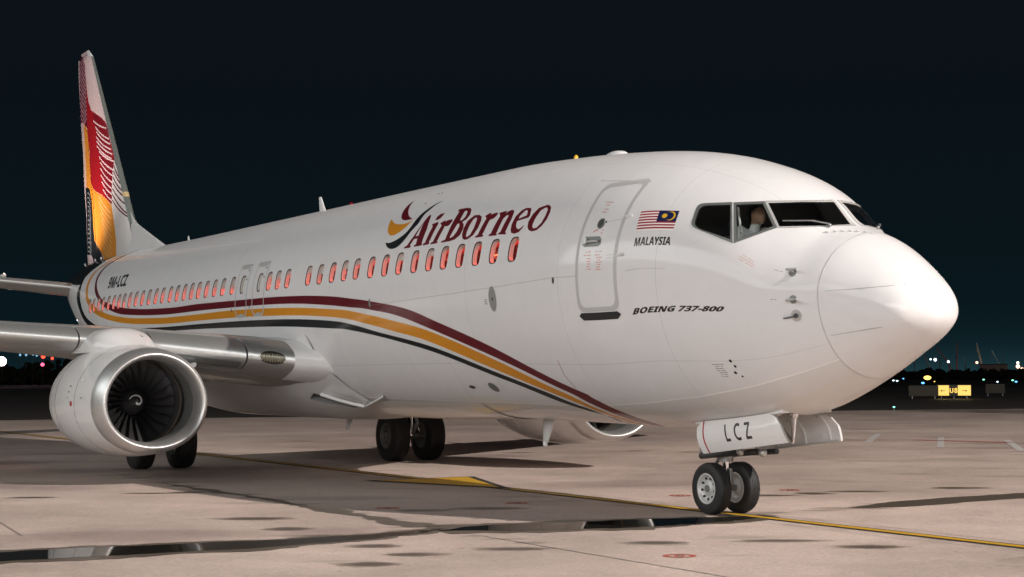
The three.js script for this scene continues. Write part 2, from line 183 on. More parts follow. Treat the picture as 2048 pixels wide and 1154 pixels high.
const MAP={"st":{"mu":[[5.247,0.9711],[5.161,0.9253],[5.272,0.8779],[5.463,0.8379],[5.684,0.7984],[5.902,0.7731],[7.413,0.668],[9.267,0.5886],[10.257,0.5543],[11.501,0.5307],[12.292,0.519],[13.133,0.5083],[14.575,0.4971],[16.163,0.4904],[17.974,0.4877],[20.136,0.4845],[21.828,0.4867],[23.534,0.4825],[24.759,0.4766],[26.083,0.469],[27.099,0.4544],[28.101,0.4306],[28.802,0.3923],[29.232,0.3512],[29.438,0.3032],[29.471,0.2593],[29.436,0.2351]],"ml":[[5.48,0.9812],[5.493,0.9345],[5.553,0.8957],[5.725,0.8534],[5.953,0.8152],[6.277,0.7749],[7.537,0.6896],[10.079,0.5847],[11.536,0.5512],[12.32,0.5412],[13.152,0.5312],[14.582,0.5185],[16.163,0.5115],[17.971,0.509],[20.129,0.5074],[22.375,0.5085],[24.739,0.5013],[26.048,0.4967],[27.036,0.4814],[28.073,0.4559],[28.845,0.4171],[29.277,0.3738],[29.603,0.3184],[29.674,0.2698],[29.677,0.2412]],"gu":[[5.629,0.9839],[5.606,0.9019],[5.865,0.8545],[6.108,0.8111],[6.451,0.7757],[7.584,0.6971],[9.381,0.6185],[10.802,0.5812],[12.338,0.5506],[13.168,0.5413],[14.594,0.5297],[16.172,0.5224],[18.344,0.5174],[20.136,0.5183],[22.382,0.5189],[24.132,0.5137],[25.383,0.5104],[26.74,0.5039],[27.902,0.4907],[28.984,0.47],[29.614,0.4413],[29.98,0.3929],[30.172,0.3307],[30.187,0.2808],[30.002,0.2506]],"gl":[[5.868,0.9819],[5.793,0.9236],[5.958,0.8657],[6.275,0.8214],[6.816,0.7775],[7.753,0.7226],[9.503,0.6442],[10.863,0.6072],[12.314,0.5739],[13.213,0.5616],[14.631,0.5503],[16.204,0.5434],[17.913,0.5395],[20.165,0.5386],[22.414,0.5394],[24.158,0.5339],[26.069,0.5282],[27.489,0.519],[28.735,0.5076],[29.579,0.4785],[29.974,0.4469],[30.213,0.4053],[30.391,0.3482],[30.419,0.2929],[30.263,0.2586]],"bu":[[5.986,0.9806],[6.015,0.8723],[6.424,0.8226],[6.936,0.7781],[7.804,0.7299],[9.56,0.6548],[11.415,0.6086],[12.431,0.5839],[13.242,0.5718],[14.657,0.5608],[16.23,0.5545],[17.939,0.551],[20.19,0.5495],[22.44,0.5498],[24.803,0.5479],[26.587,0.5521],[28.296,0.5592],[29.452,0.5522],[30.15,0.535],[30.602,0.502],[30.918,0.447],[31.066,0.3885],[31.196,0.339],[31.235,0.2953],[30.859,0.2746]],"bl":[[6.212,0.9795],[5.881,0.9036],[6.207,0.863],[6.713,0.8227],[7.246,0.7794],[7.9,0.743],[9.429,0.6739],[10.969,0.6302],[12.491,0.5995],[13.311,0.5915],[15.484,0.5773],[17.994,0.5696],[20.238,0.5652],[22.486,0.5644],[24.858,0.5643],[26.662,0.5714],[28.848,0.5837],[30.2,0.577],[31.0,0.54],[31.4,0.5]]},"logo":{"em":[[11.239,0.2111],[11.281,0.2247],[11.273,0.2444],[11.217,0.2638],[11.123,0.281],[11.016,0.2927],[10.887,0.2988],[10.719,0.3011],[10.587,0.2988],[10.727,0.2909],[10.866,0.2792],[11.008,0.2628],[11.104,0.2463],[11.193,0.2268]],"eg":[[11.48,0.2859],[11.44,0.3028],[11.366,0.3209],[11.263,0.3358],[11.119,0.3465],[10.988,0.3484],[10.848,0.3434],[10.701,0.3342],[10.591,0.3199],[10.518,0.3061],[10.455,0.2964],[10.57,0.3083],[10.737,0.313],[10.941,0.3127],[11.146,0.3077],[11.315,0.2986]],"eb":[[11.167,0.3695],[11.035,0.3718],[10.848,0.3683],[10.683,0.361],[10.519,0.3482],[10.429,0.3297],[10.395,0.3097],[10.368,0.2995],[10.312,0.2848],[10.186,0.2676],[10.045,0.2534],[9.854,0.246],[9.989,0.2564],[10.079,0.2731],[10.162,0.2877],[10.189,0.3042],[10.194,0.3205],[10.249,0.3326],[10.329,0.3468],[10.404,0.3635],[10.498,0.3782],[10.62,0.3885],[10.771,0.3926],[10.936,0.3898],[11.075,0.3815]],"A":[[10.349,0.3962],[10.341,0.3932],[10.263,0.3906],[10.124,0.362],[10.03,0.3303],[9.953,0.2999],[9.893,0.2985],[9.846,0.3072],[9.741,0.3486],[9.73,0.3881],[9.71,0.3914],[9.713,0.3954],[9.973,0.396],[9.991,0.3929],[9.929,0.3906],[9.948,0.3718],[10.07,0.3717],[10.157,0.3904],[10.112,0.3935],[10.118,0.3967]],"A_":[[10.061,0.3655],[9.949,0.3649],[9.992,0.318]],"i1":[[9.589,0.3198],[9.595,0.3101],[9.522,0.3025],[9.394,0.3009],[9.395,0.3077],[9.429,0.3167],[9.51,0.3211]],"i2":[[9.619,0.334],[9.441,0.3298],[9.399,0.336],[9.447,0.3821],[9.48,0.3892],[9.443,0.3922],[9.457,0.395],[9.657,0.3961],[9.66,0.3928],[9.603,0.3897],[9.552,0.3419]],"r":[[9.323,0.3353],[9.19,0.3283],[9.17,0.3344],[9.106,0.3297],[8.942,0.3296],[8.922,0.3367],[8.966,0.3468],[9.062,0.3485],[9.122,0.3458],[9.112,0.3552],[9.167,0.3857],[9.192,0.3919],[9.148,0.393],[9.159,0.3958],[9.38,0.3965],[9.384,0.3932],[9.319,0.3908],[9.23,0.3428]],"B":[[8.922,0.3015],[8.905,0.2973],[8.656,0.2971],[8.52,0.3001],[8.45,0.3075],[8.397,0.3222],[8.438,0.3353],[8.524,0.3409],[8.54,0.3434],[8.45,0.3523],[8.407,0.3643],[8.433,0.3816],[8.566,0.3925],[8.732,0.3956],[9.014,0.3964],[9.019,0.3934],[8.914,0.391],[8.897,0.3875],[8.851,0.3056]],"B_":[[8.664,0.3072],[8.603,0.3052],[8.538,0.3119],[8.519,0.3261],[8.571,0.3376],[8.658,0.3378]],"B__":[[8.683,0.3468],[8.619,0.345],[8.569,0.3548],[8.589,0.3724],[8.658,0.3841],[8.746,0.3881],[8.772,0.3853]],"o":[[8.225,0.3271],[8.066,0.3276],[7.96,0.3341],[7.909,0.3464],[7.91,0.3667],[7.986,0.3858],[8.12,0.3955],[8.23,0.3969],[8.314,0.3913],[8.368,0.3798],[8.389,0.362],[8.361,0.3416]],"o_":[[8.147,0.3334],[8.085,0.3354],[8.057,0.3449],[8.043,0.3655],[8.089,0.3849],[8.178,0.3914],[8.223,0.3873],[8.239,0.3761],[8.23,0.356],[8.2,0.3395]],"r2":[[7.842,0.3327],[7.732,0.325],[7.684,0.3271],[7.682,0.3324],[7.641,0.3289],[7.52,0.3261],[7.479,0.3275],[7.473,0.3337],[7.529,0.3423],[7.613,0.3446],[7.639,0.3477],[7.674,0.3798],[7.703,0.3881],[7.655,0.3896],[7.661,0.3927],[7.9,0.3937],[7.896,0.3908],[7.833,0.3875],[7.76,0.3401]],"n":[[7.428,0.3281],[7.238,0.3236],[7.217,0.3283],[7.241,0.3354],[7.171,0.3261],[7.085,0.3225],[7.005,0.3252],[6.976,0.332],[6.956,0.3502],[6.987,0.3817],[6.996,0.3878],[6.954,0.3891],[6.961,0.3916],[7.185,0.3903],[7.187,0.3877],[7.139,0.3848],[7.085,0.34],[7.114,0.3359],[7.164,0.3375],[7.22,0.3464],[7.253,0.3843],[7.275,0.3885],[7.233,0.3897],[7.237,0.3923],[7.475,0.3924],[7.471,0.3898],[7.423,0.3866],[7.355,0.3367]],"e":[[6.603,0.3211],[6.536,0.3217],[6.494,0.3273],[6.447,0.3443],[6.462,0.3493],[6.757,0.3569],[6.742,0.3693],[6.695,0.378],[6.615,0.3822],[6.555,0.3778],[6.504,0.3715],[6.516,0.3781],[6.58,0.3883],[6.694,0.3922],[6.795,0.3891],[6.843,0.3817],[6.873,0.3658],[6.858,0.3435],[6.772,0.3275],[6.68,0.3209]],"e_":[[6.659,0.3272],[6.6,0.3264],[6.558,0.332],[6.538,0.3436],[6.74,0.3521],[6.744,0.3432]],"O":[[6.109,0.3162],[6.029,0.3176],[5.956,0.3247],[5.915,0.3379],[5.917,0.359],[5.984,0.3755],[6.089,0.3867],[6.216,0.389],[6.319,0.3841],[6.376,0.3755],[6.405,0.362],[6.375,0.3411],[6.29,0.3236]],"O_":[[6.101,0.3224],[6.048,0.3241],[6.009,0.3308],[5.991,0.3475],[6.017,0.3669],[6.11,0.3807],[6.189,0.3826],[6.24,0.3787],[6.26,0.3702],[6.251,0.352],[6.204,0.3308]]},"q":{"flag":[[3.82,0.3423],[3.189,0.324],[3.158,0.3818],[3.773,0.3983]],"mal":[[3.76,0.4398],[3.15,0.4245],[3.184,0.4018],[3.762,0.4176]],"boe":[[3.849,0.5934],[2.346,0.5715],[2.305,0.5556],[3.787,0.5809]],"reg":[[27.712,0.3835],[26.098,0.3741],[26.172,0.3233],[27.935,0.3274]]},"ln":{"belly":[[1.074,0.7802],[1.945,0.7764],[2.68,0.7908],[3.451,0.8093],[4.584,0.8182],[5.647,0.8279],[6.818,0.8351],[8.207,0.8368],[9.562,0.8371],[11.528,0.8324],[13.508,0.8262]],"fair1":[[14.535,0.5841],[14.021,0.6388],[13.659,0.7147],[13.621,0.8067]],"fair2":[[9.309,0.6569],[9.23,0.7123],[9.316,0.7771],[9.512,0.8355]],"redline":[[5.876,0.6885],[5.93,0.7311],[5.879,0.7666]],"radtop":[[0.956,0.4794],[0.181,0.2238]],"radbot":[[0.985,0.6682],[0.115,0.7066]],"seam":[[6.797,0.5198],[8.542,0.5321],[10.32,0.5375],[11.493,0.5414]],"seam2":[[4.882,0.5066],[5.534,0.5084],[6.797,0.5198]],"seam3":[[3.884,0.503],[3.188,0.4902]],"doortop":[[5.129,0.2397],[4.025,0.2412]],"crownseam":[[24.646,0.2088],[20.175,0.246],[17.945,0.259]]},"fin":{"red":[[35.9,10.98],[35.72,10.48],[35.46,10.1],[35.15,9.82],[34.6,9.63],[34.12,9.46],[33.82,9.29],[33.58,9.04],[33.4,8.79],[33.1,8.43],[32.87,8.32],[32.8,7.86],[32.73,7.37],[32.67,6.92],[32.61,6.77],[33.06,6.95],[33.64,7.14],[34.35,7.31],[34.83,7.45],[35.15,7.69],[35.28,8.14],[35.36,8.65],[35.55,8.9],[35.69,9.32],[35.76,9.67]],"mar":[[36.64,11.68],[36.32,11.59],[36.06,11.32],[35.86,10.84],[35.78,10.28],[35.7,9.66],[35.69,9.35],[35.94,9.45],[36.26,9.58],[36.84,9.66],[36.9,11.73]],"marR":[[34.96,9.7],[34.47,9.58],[34.0,9.39],[33.7,9.16],[33.4,8.79],[32.98,8.09],[32.87,8.32],[32.73,7.37],[32.61,6.77],[33.06,6.95],[33.35,7.18],[33.59,7.46],[33.8,7.87],[34.02,8.36],[34.33,8.55],[34.46,9.03]],"white":[[32.93,8.36],[32.53,8.31],[31.45,6.33],[31.42,5.18],[31.91,5.19],[32.03,5.72],[32.32,6.25],[32.61,6.72],[32.73,7.37]],"band":[[31.52,6.36],[31.39,6.27],[31.21,6.16],[31.26,5.17],[31.44,5.18],[31.44,5.99]],"gold":[[36.26,9.6],[35.94,9.45],[35.69,9.31],[35.38,8.65],[35.28,8.14],[35.15,7.69],[34.83,7.45],[34.35,7.3],[33.64,7.13],[33.06,6.95],[32.63,6.75],[32.32,6.25],[32.03,5.72],[31.91,5.16],[32.34,5.11],[33.02,5.12],[33.48,5.4],[34.07,5.67],[34.67,5.91],[34.8,6.25],[35.0,6.74],[35.13,7.22],[35.39,7.48],[35.89,7.59],[36.11,8.74]],"black":[[36.08,7.61],[35.7,7.56],[35.39,7.48],[35.09,7.18],[34.8,6.25],[34.67,5.91],[34.31,5.75],[33.72,5.52],[33.13,5.09],[34.65,5.03],[34.77,5.26],[35.02,5.44],[35.33,5.53],[35.89,5.56]],"combR":[[34.81,9.45],[33.7,9.09],[34.59,9.24],[33.4,8.74],[34.46,9.08],[33.28,8.58],[34.46,8.93],[33.16,8.41],[34.39,8.79],[33.04,8.26],[34.33,8.64],[33.02,8.13],[34.08,8.45],[32.84,8.03],[34.06,8.3],[32.8,7.78],[33.92,8.11],[32.74,7.6],[33.87,7.93],[32.71,7.4],[33.8,7.73],[32.69,7.22],[33.67,7.52],[32.66,7.06],[33.55,7.29],[32.63,6.88]],"combW":[[32.83,8.22],[32.52,7.83],[32.81,8.06],[32.41,7.64],[32.78,7.89],[32.23,7.4],[32.74,7.73],[32.15,7.28],[32.72,7.56],[32.04,7.1],[32.68,7.4],[31.87,6.92],[32.64,7.22],[31.7,6.69],[32.61,7.06],[31.54,6.43],[32.59,6.89],[31.45,6.33]],"combG":[[34.05,7.15],[32.66,6.53],[34.05,7.0],[32.6,6.37],[33.92,6.84],[32.54,6.17],[33.84,6.64],[32.48,6.01],[33.68,6.43],[32.42,5.81],[33.56,6.22],[32.36,5.65],[33.38,6.01],[32.35,5.49],[33.38,5.85],[32.35,5.33],[33.35,5.65],[32.4,5.24],[33.25,5.49],[32.51,5.17]],"hatM":[[36.57,11.44],[36.01,11.0]]},"cw":{"ws":[[[2.192,0.1961],[2.111,0.1779],[2.034,0.1584],[1.963,0.1375],[1.898,0.1149],[1.841,0.0902],[1.795,0.0625],[1.767,0.0302],[1.77,-0.0096],[1.705,-0.0046],[1.649,-0.0018],[1.601,-0.0007],[1.556,-0.0001],[1.511,0.0005],[1.463,0.0018],[1.407,0.0054],[1.325,0.0164],[1.346,0.0586],[1.394,0.0927],[1.449,0.1243],[1.511,0.1535],[1.582,0.18],[1.661,0.2035],[1.751,0.2239],[1.843,0.2438],[1.882,0.2381],[1.923,0.2326],[1.964,0.227],[2.006,0.2214],[2.05,0.2155],[2.095,0.2094],[2.143,0.2029]],[[2.13,0.1958],[2.058,0.179],[1.99,0.1612],[1.926,0.1424],[1.866,0.1224],[1.812,0.1008],[1.767,0.0769],[1.733,0.0499],[1.716,0.0185],[1.668,0.0213],[1.625,0.0229],[1.585,0.0237],[1.546,0.0244],[1.507,0.0251],[1.466,0.0265],[1.42,0.0292],[1.362,0.0357],[1.391,0.0703],[1.433,0.1011],[1.483,0.1295],[1.54,0.1554],[1.604,0.179],[1.677,0.1998],[1.758,0.2182],[1.84,0.2362],[1.874,0.2313],[1.908,0.2264],[1.942,0.2216],[1.977,0.2168],[2.013,0.2118],[2.051,0.2067],[2.089,0.2014]]],"w2":[[[2.51,0.2514],[2.466,0.2459],[2.423,0.2401],[2.381,0.2339],[2.341,0.2274],[2.302,0.2206],[2.264,0.2135],[2.228,0.2062],[2.192,0.1985],[2.145,0.2052],[2.099,0.2115],[2.056,0.2174],[2.014,0.2231],[1.974,0.2286],[1.935,0.2341],[1.896,0.2395],[1.858,0.2449],[1.898,0.2608],[1.94,0.2766],[1.984,0.2924],[2.03,0.308],[2.078,0.3233],[2.129,0.3384],[2.182,0.353],[2.238,0.3671],[2.261,0.3532],[2.287,0.3394],[2.315,0.3254],[2.346,0.3113],[2.38,0.297],[2.419,0.2823],[2.462,0.2671]],[[2.443,0.2565],[2.407,0.2516],[2.372,0.2465],[2.339,0.2411],[2.306,0.2355],[2.274,0.2297],[2.242,0.2237],[2.212,0.2175],[2.182,0.2112],[2.145,0.2166],[2.109,0.2218],[2.075,0.2267],[2.041,0.2315],[2.009,0.2362],[1.978,0.2408],[1.947,0.2453],[1.916,0.2498],[1.948,0.2628],[1.982,0.2757],[2.016,0.2885],[2.052,0.3011],[2.09,0.3136],[2.129,0.3259],[2.17,0.338],[2.213,0.3497],[2.234,0.3385],[2.257,0.3273],[2.282,0.316],[2.309,0.3046],[2.338,0.293],[2.37,0.2812],[2.405,0.269]]],"w3":[[[2.531,0.2525],[2.643,0.2641],[2.761,0.2742],[2.884,0.2832],[2.898,0.2845],[2.911,0.2857],[2.924,0.2869],[2.933,0.2886],[2.942,0.2902],[2.95,0.2918],[2.954,0.2937],[2.958,0.2957],[2.962,0.2977],[2.961,0.3],[2.961,0.3024],[2.96,0.3047],[2.945,0.3197],[2.933,0.3344],[2.925,0.3488],[2.921,0.351],[2.917,0.3531],[2.914,0.3553],[2.904,0.357],[2.894,0.3588],[2.885,0.3605],[2.87,0.3618],[2.854,0.3631],[2.839,0.3643],[2.818,0.3652],[2.797,0.366],[2.777,0.3668],[2.592,0.3707],[2.417,0.3719],[2.254,0.3691],[2.322,0.3318],[2.411,0.2936]],[[2.53,0.2647],[2.62,0.2737],[2.715,0.2818],[2.813,0.2891],[2.827,0.2905],[2.841,0.2918],[2.855,0.2932],[2.864,0.2949],[2.874,0.2967],[2.883,0.2984],[2.887,0.3006],[2.891,0.3027],[2.896,0.3048],[2.895,0.3074],[2.894,0.3099],[2.894,0.3125],[2.883,0.3234],[2.875,0.3341],[2.868,0.3447],[2.863,0.3471],[2.859,0.3494],[2.855,0.3518],[2.845,0.3536],[2.835,0.3554],[2.825,0.3572],[2.809,0.3584],[2.793,0.3597],[2.777,0.3609],[2.756,0.3616],[2.734,0.3623],[2.713,0.3629],[2.57,0.3644],[2.433,0.364],[2.304,0.3611],[2.362,0.3301],[2.436,0.2983]]]},"stain":[[6.81,3.19],[6.67,2.29],[1.62,5.9],[1.55,4.73],[0.99,6.66],[2.63,5.83],[12.4,5.4],[12.25,4.76],[6.81,5.65],[5.11,5.85],[6.49,-3.45],[6.47,-4.32],[6.56,-2.6],[6.26,-6.14],[6.08,-6.41],[1.28,3.05],[0.75,1.72],[-0.31,1.36],[20.75,-9.54],[19.43,-10.41],[12.53,7.24],[21.71,-6.81],[22.17,-16.57],[4.42,4.0]]};
// ------------------------------------------------------------------ livery paint (flat print only), one canvas for each length of fuselage
const RADS = 1.04, MAROON = '#5d0f1b', GOLD = '#d08a24', INK = '#151a1c', WHITE = '#d9d9da';
function ribbon(up, lo) { return [...up, ...lo.slice().reverse()]; }
function smoothPath(ctx, pts, X, close = true) {               // Catmull-Rom through the points
  const q = pts.map(X), n = q.length; ctx.beginPath(); ctx.moveTo(q[0][0], q[0][1]);
  for (let i = 0; i < (close ? n : n - 1); i++) {
    const g = (k) => close ? q[(k + n) % n] : q[clamp(k, 0, n - 1)], p0 = g(i - 1), p1 = g(i), p2 = g(i + 1), p3 = g(i + 2);
    ctx.bezierCurveTo(p1[0] + (p2[0] - p0[0]) / 6, p1[1] + (p2[1] - p0[1]) / 6, p2[0] - (p3[0] - p1[0]) / 6, p2[1] - (p3[1] - p1[1]) / 6, p2[0], p2[1]);
  }
  if (close) ctx.closePath();
}
function path(ctx, pts, X, close = true) { pts.forEach((p, i) => { const [x, y] = X(p); i ? ctx.lineTo(x, y) : ctx.moveTo(x, y); }); if (close) ctx.closePath(); }
function curve2(ctx, up, lo, X) {                              // band between two smooth edges
  ctx.beginPath();
  const run = (pts, first) => { const q = pts.map(X); for (let i = 0; i < q.length; i++) { if (i === 0) { first ? ctx.moveTo(...q[0]) : ctx.lineTo(...q[0]); continue; } const g = (k) => q[clamp(k, 0, q.length - 1)], p0 = g(i - 2), p1 = g(i - 1), p2 = g(i), p3 = g(i + 1); ctx.bezierCurveTo(p1[0] + (p2[0] - p0[0]) / 6, p1[1] + (p2[1] - p0[1]) / 6, p2[0] - (p3[0] - p1[0]) / 6, p2[1] - (p3[1] - p1[1]) / 6, p2[0], p2[1]); } };
  run(up, true); run(lo.slice().reverse(), false); ctx.closePath();
}
function textIn(ctx, str, quad, X, font, color, bold = 0) {              // quad: bottom left, bottom right, top right, top left
  const [bl, br, , tl] = quad.map(X); ctx.save(); ctx.font = font; ctx.fillStyle = color; ctx.textBaseline = 'alphabetic';
  const w = ctx.measureText(str).width, h = 72;
  ctx.setTransform((br[0] - bl[0]) / w, (br[1] - bl[1]) / w, -(tl[0] - bl[0]) / h, -(tl[1] - bl[1]) / h, bl[0], bl[1]);
  ctx.fillText(str, 0, 0); if (bold) { ctx.strokeStyle = color; ctx.lineWidth = bold; ctx.lineJoin = 'round'; ctx.strokeText(str, 0, 0); } ctx.restore();
}
function paint(s0, s1, W, H, starboard) {
  const [c, x] = canvas(W, H), X = (p) => [(p[0] - s0) / (s1 - s0) * W, p[1] * H], mx = W / (s1 - s0);
  x.fillStyle = WHITE; x.fillRect(0, 0, W, H);
  for (let i = 0; i < 700; i++) { x.fillStyle = rnd() < .5 ? 'rgba(200,197,190,.05)' : 'rgba(235,235,236,.06)'; x.beginPath(); x.ellipse(rnd() * W, rnd() * H, rr(4, 50), rr(4, 30), rnd() * 3, 0, 7); x.fill(); }
  // grey belly below the paint line
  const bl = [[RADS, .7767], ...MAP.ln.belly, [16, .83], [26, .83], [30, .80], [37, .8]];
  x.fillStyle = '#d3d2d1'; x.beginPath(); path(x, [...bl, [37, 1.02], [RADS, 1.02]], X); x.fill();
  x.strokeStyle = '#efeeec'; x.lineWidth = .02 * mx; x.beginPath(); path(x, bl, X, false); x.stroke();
  const st = MAP.st;
  x.fillStyle = MAROON; curve2(x, [...st.mu, [29.2, .18], [28.9, .0]], [...st.ml, [29.5, .18], [29.3, .0]], X); x.fill();
  x.fillStyle = GOLD; curve2(x, [...st.gu, [29.8, .19], [29.5, .0]], [...st.gl, [30.1, .19], [29.9, .0]], X); x.fill();
  x.fillStyle = INK; curve2(x, st.bu.slice(0, 22), [...st.bl, [31.45, .45], [31.3, .39]], X); x.fill();
  x.beginPath(); path(x, [[30.9, .0], [30.75, .25], [30.95, .29], [31.15, .34], [31.05, .39], [32.0, .41], [36.7, .43], [36.7, 0]], X); x.fill();
  // panel joints
  x.strokeStyle = 'rgba(120,120,118,.34)'; x.lineWidth = .006 * mx;
  for (const s of [3.35, 5.35, 8.05, 10.6, 13.2, 15.7, 18.3, 20.9, 23.4, 26, 28.5, 31, 33]) { x.beginPath(); path(x, [[s, 0], [s, 1]], X, false); x.stroke(); }
  for (const a of [.16, .70]) { x.beginPath(); path(x, [[1.1, a], [36, a]], X, false); x.stroke(); }
  for (let s = 1.2; s < 34; s += .508) { x.fillStyle = 'rgba(130,130,128,.25)'; for (let a = .05; a < .98; a += .012) if (rnd() < .35) { const [px, py] = X([s, a]); x.fillRect(px, py, .008 * mx, .008 * mx); } }
  x.strokeStyle = 'rgba(235,228,224,.9)'; x.lineWidth = .03 * mx; x.beginPath(); path(x, [[29, .17], ...MAP.ln.crownseam], X, false); x.stroke();
  const fin = () => { const t = tex(c); t.wrapS = t.wrapT = THREE.ClampToEdgeWrapping; return t; };
  if (!starboard) return fin();
  // airline emblem and name
  const L = MAP.logo;
  x.fillStyle = MAROON; smoothPath(x, L.em, X); x.fill(); x.fillStyle = GOLD; smoothPath(x, L.eg, X); x.fill(); x.fillStyle = INK; smoothPath(x, L.eb, X); x.fill();
  x.fillStyle = MAROON;
  for (const [k, ...holes] of [['A', 'A_'], ['i1'], ['i2'], ['r'], ['B', 'B_', 'B__'], ['o', 'o_'], ['r2'], ['n'], ['e', 'e_'], ['O', 'O_']]) {
    x.beginPath(); path(x, L[k], X); for (const h of holes) path(x, L[h], X); x.fill('evenodd'); x.lineJoin = 'round'; x.strokeStyle = MAROON; x.lineWidth = .008 * mx; x.stroke();
  }
  // flag, reversed on this side
  const [TL, TR, BR, BL] = MAP.q.flag, F = (u, v) => [lerp(lerp(TL[0], TR[0], u), lerp(BL[0], BR[0], u), v), lerp(lerp(TL[1], TR[1], u), lerp(BL[1], BR[1], u), v)];
  const quad = (u0, v0, u1, v1, col) => { x.fillStyle = col; x.beginPath(); path(x, [F(u0, v0), F(u1, v0), F(u1, v1), F(u0, v1)], X); x.fill(); };
  for (let k = 0; k < 14; k++) quad(0, k / 14, 1, (k + 1) / 14 + .004, k % 2 ? '#efe9e4' : '#8e1426');
  quad(.5, 0, 1, 8 / 14, '#15204a');
  const disc = (u, v, r, col) => { x.fillStyle = col; x.beginPath(); for (let k = 0; k < 28; k++) { const t = k / 28 * 6.2832, r2 = Array.isArray(r) ? (k % 2 ? r[0] : r[1]) : r; const p = X(F(u + Math.cos(t) * r2 * .56, v + Math.sin(t) * r2)); k ? x.lineTo(...p) : x.moveTo(...p); } x.closePath(); x.fill(); };
  disc(.815, .28, .24, '#e0ae32'); disc(.785, .28, .205, '#15204a'); disc(.67, .28, [.1, .155], '#e0ae32');
  textIn(x, 'MALAYSIA', MAP.q.mal, X, 'bold 100px sans-serif', '#191a1a', 3);
  textIn(x, 'BOEING 737-800', MAP.q.boe, X, 'bold 100px sans-serif', '#1a1715', 5);
  textIn(x, '9M-LCZ', MAP.q.reg, X, 'bold 100px sans-serif', '#15181a', 4);
  // stencils: rows of very small print
  const print = (s, a, w, rows, col, gap = .0085) => { x.fillStyle = col; for (let r = 0; r < rows; r++) { const ww = w * rr(.55, 1); for (let q = 0; q < 9; q++) if (rnd() < .86) { const [px, py] = X([s - ww / 2 + ww * q / 9, a + r * gap]); x.fillRect(px, py, ww / 9 * .75 * mx, .013 * mx); } } };
  const RED = 'rgba(196,84,66,.85)', GRY = 'rgba(90,88,86,.8)';
  print(4.545, .314, .16, 2, RED); print(4.533, .335, .2, 2, RED); print(4.66, .449, .17, 2, RED); print(4.44, .449, .2, 2, RED); print(4.62, .466, .14, 5, RED, .0065); print(4.40, .464, .13, 6, RED, .006);
  print(2.02, .383, .22, 3, 'rgba(196,100,84,.6)', .009); print(2.68, .708, .2, 7, GRY, .006); print(7.42, .5476, .1, 3, GRY, .0045); print(1.60, .377, .14, 1, GRY); print(1.60, .527, .12, 1, GRY); print(26.5, .20, .6, 2, GRY, .01);
  x.strokeStyle = RED; x.lineWidth = .016 * mx; x.beginPath(); path(x, [[4.62, .400], [4.57, .394], [4.53, .394]], X, false); x.stroke(); print(4.43, .393, .06, 2, RED);
  x.strokeStyle = 'rgba(120,25,30,.8)'; x.lineWidth = .012 * mx; x.beginPath(); path(x, MAP.ln.redline, X, false); x.stroke();
  x.strokeStyle = 'rgba(150,148,145,.5)'; x.lineWidth = .009 * mx;
  for (const l of [[[4.42, .373], [4.0, .362]], [[4.25, .461], [3.93, .458]], [[4.25, .468], [3.93, .465]], MAP.ln.fair2, MAP.ln.seam3, MAP.ln.seam2, MAP.ln.seam]) { x.beginPath(); path(x, l, X, false); x.stroke(); }
  for (const [s, a] of [[4.42, .373], [10.535, .2419], [10.43, .2], [10.3, .2]]) { x.fillStyle = INK; x.beginPath(); x.ellipse(...X([s, a]), .022 * mx, .018 * mx, 0, 0, 7); x.fill(); }
  return fin();
}
const SEG = [[0, 12.2], [12.2, 24.4], [24.4, 36.6]];
const paintMat = (t) => MP({ map: t, roughness: .55, specularIntensity: .25, clearcoat: .6, clearcoatRoughness: .11 });
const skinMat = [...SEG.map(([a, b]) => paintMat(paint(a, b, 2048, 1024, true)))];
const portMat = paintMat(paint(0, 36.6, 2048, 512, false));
const uvSeg = (k) => (s, a) => [(s - SEG[k][0]) / 12.2, 1 - a], uvPort = (s, a) => [s / 36.6, 1 - a];
// ------------------------------------------------------------------ the airliner
const plane = thing('airliner', 'white twin-engine airliner with maroon, gold and black stripes parked on the wet apron', 'airplane');
const WIN = [[6.623, .4336], [7.188, .4354], [7.724, .4378], [8.257, .4398], [8.782, .4406], [9.287, .4405], [9.821, .4403], [10.387, .4396], [10.929, .4391], [11.489, .4391], [12.092, .4379], [12.6, .438], [13.129, .4383], [13.684, .4386], [14.228, .4376], [15.249, .4377], [15.737, .4375], [16.207, .4373], [16.698, .4375], [17.649, .4366], [18.242, .4353], [18.814, .4353], [19.322, .435], [19.83, .4351], [20.337, .4345], [20.805, .4344], [21.287, .4349], [21.784, .4348], [22.272, .4353], [22.821, .4352], [23.314, .4348], [23.838, .435], [24.352, .4355], [24.868, .4364], [25.373, .439], [25.832, .4418], [26.277, .4448], [26.722, .4485], [27.207, .4519], [27.719, .4585], [28.242, .4663], [28.764, .4756], [29.245, .4862]];
function winPt(w, f, k, n, depth) {
  const t = k / n * Math.PI * 2, c = Math.cos(t), s = Math.sin(t), e = 2 / 3.4, hw = w.hw || .132, hh = .185;
  const st = w.s + f * hw * Math.sign(c) * Math.abs(c) ** e, y = w.y + f * hh * Math.sign(s) * Math.abs(s) ** e, a = aOf(st, y);
  return [skinPt(st, a, 1).addScaledVector(w.n, -depth), [st, a]];
}
const wins = WIN.map(([s, a]) => ({ s, y: spt(s, a, 1).y, n: snor(s, a, 1) }));
const winHole = (w) => Array.from({ length: 20 }, (_, k) => winPt(w, 1, k, 20, 0)[1]);
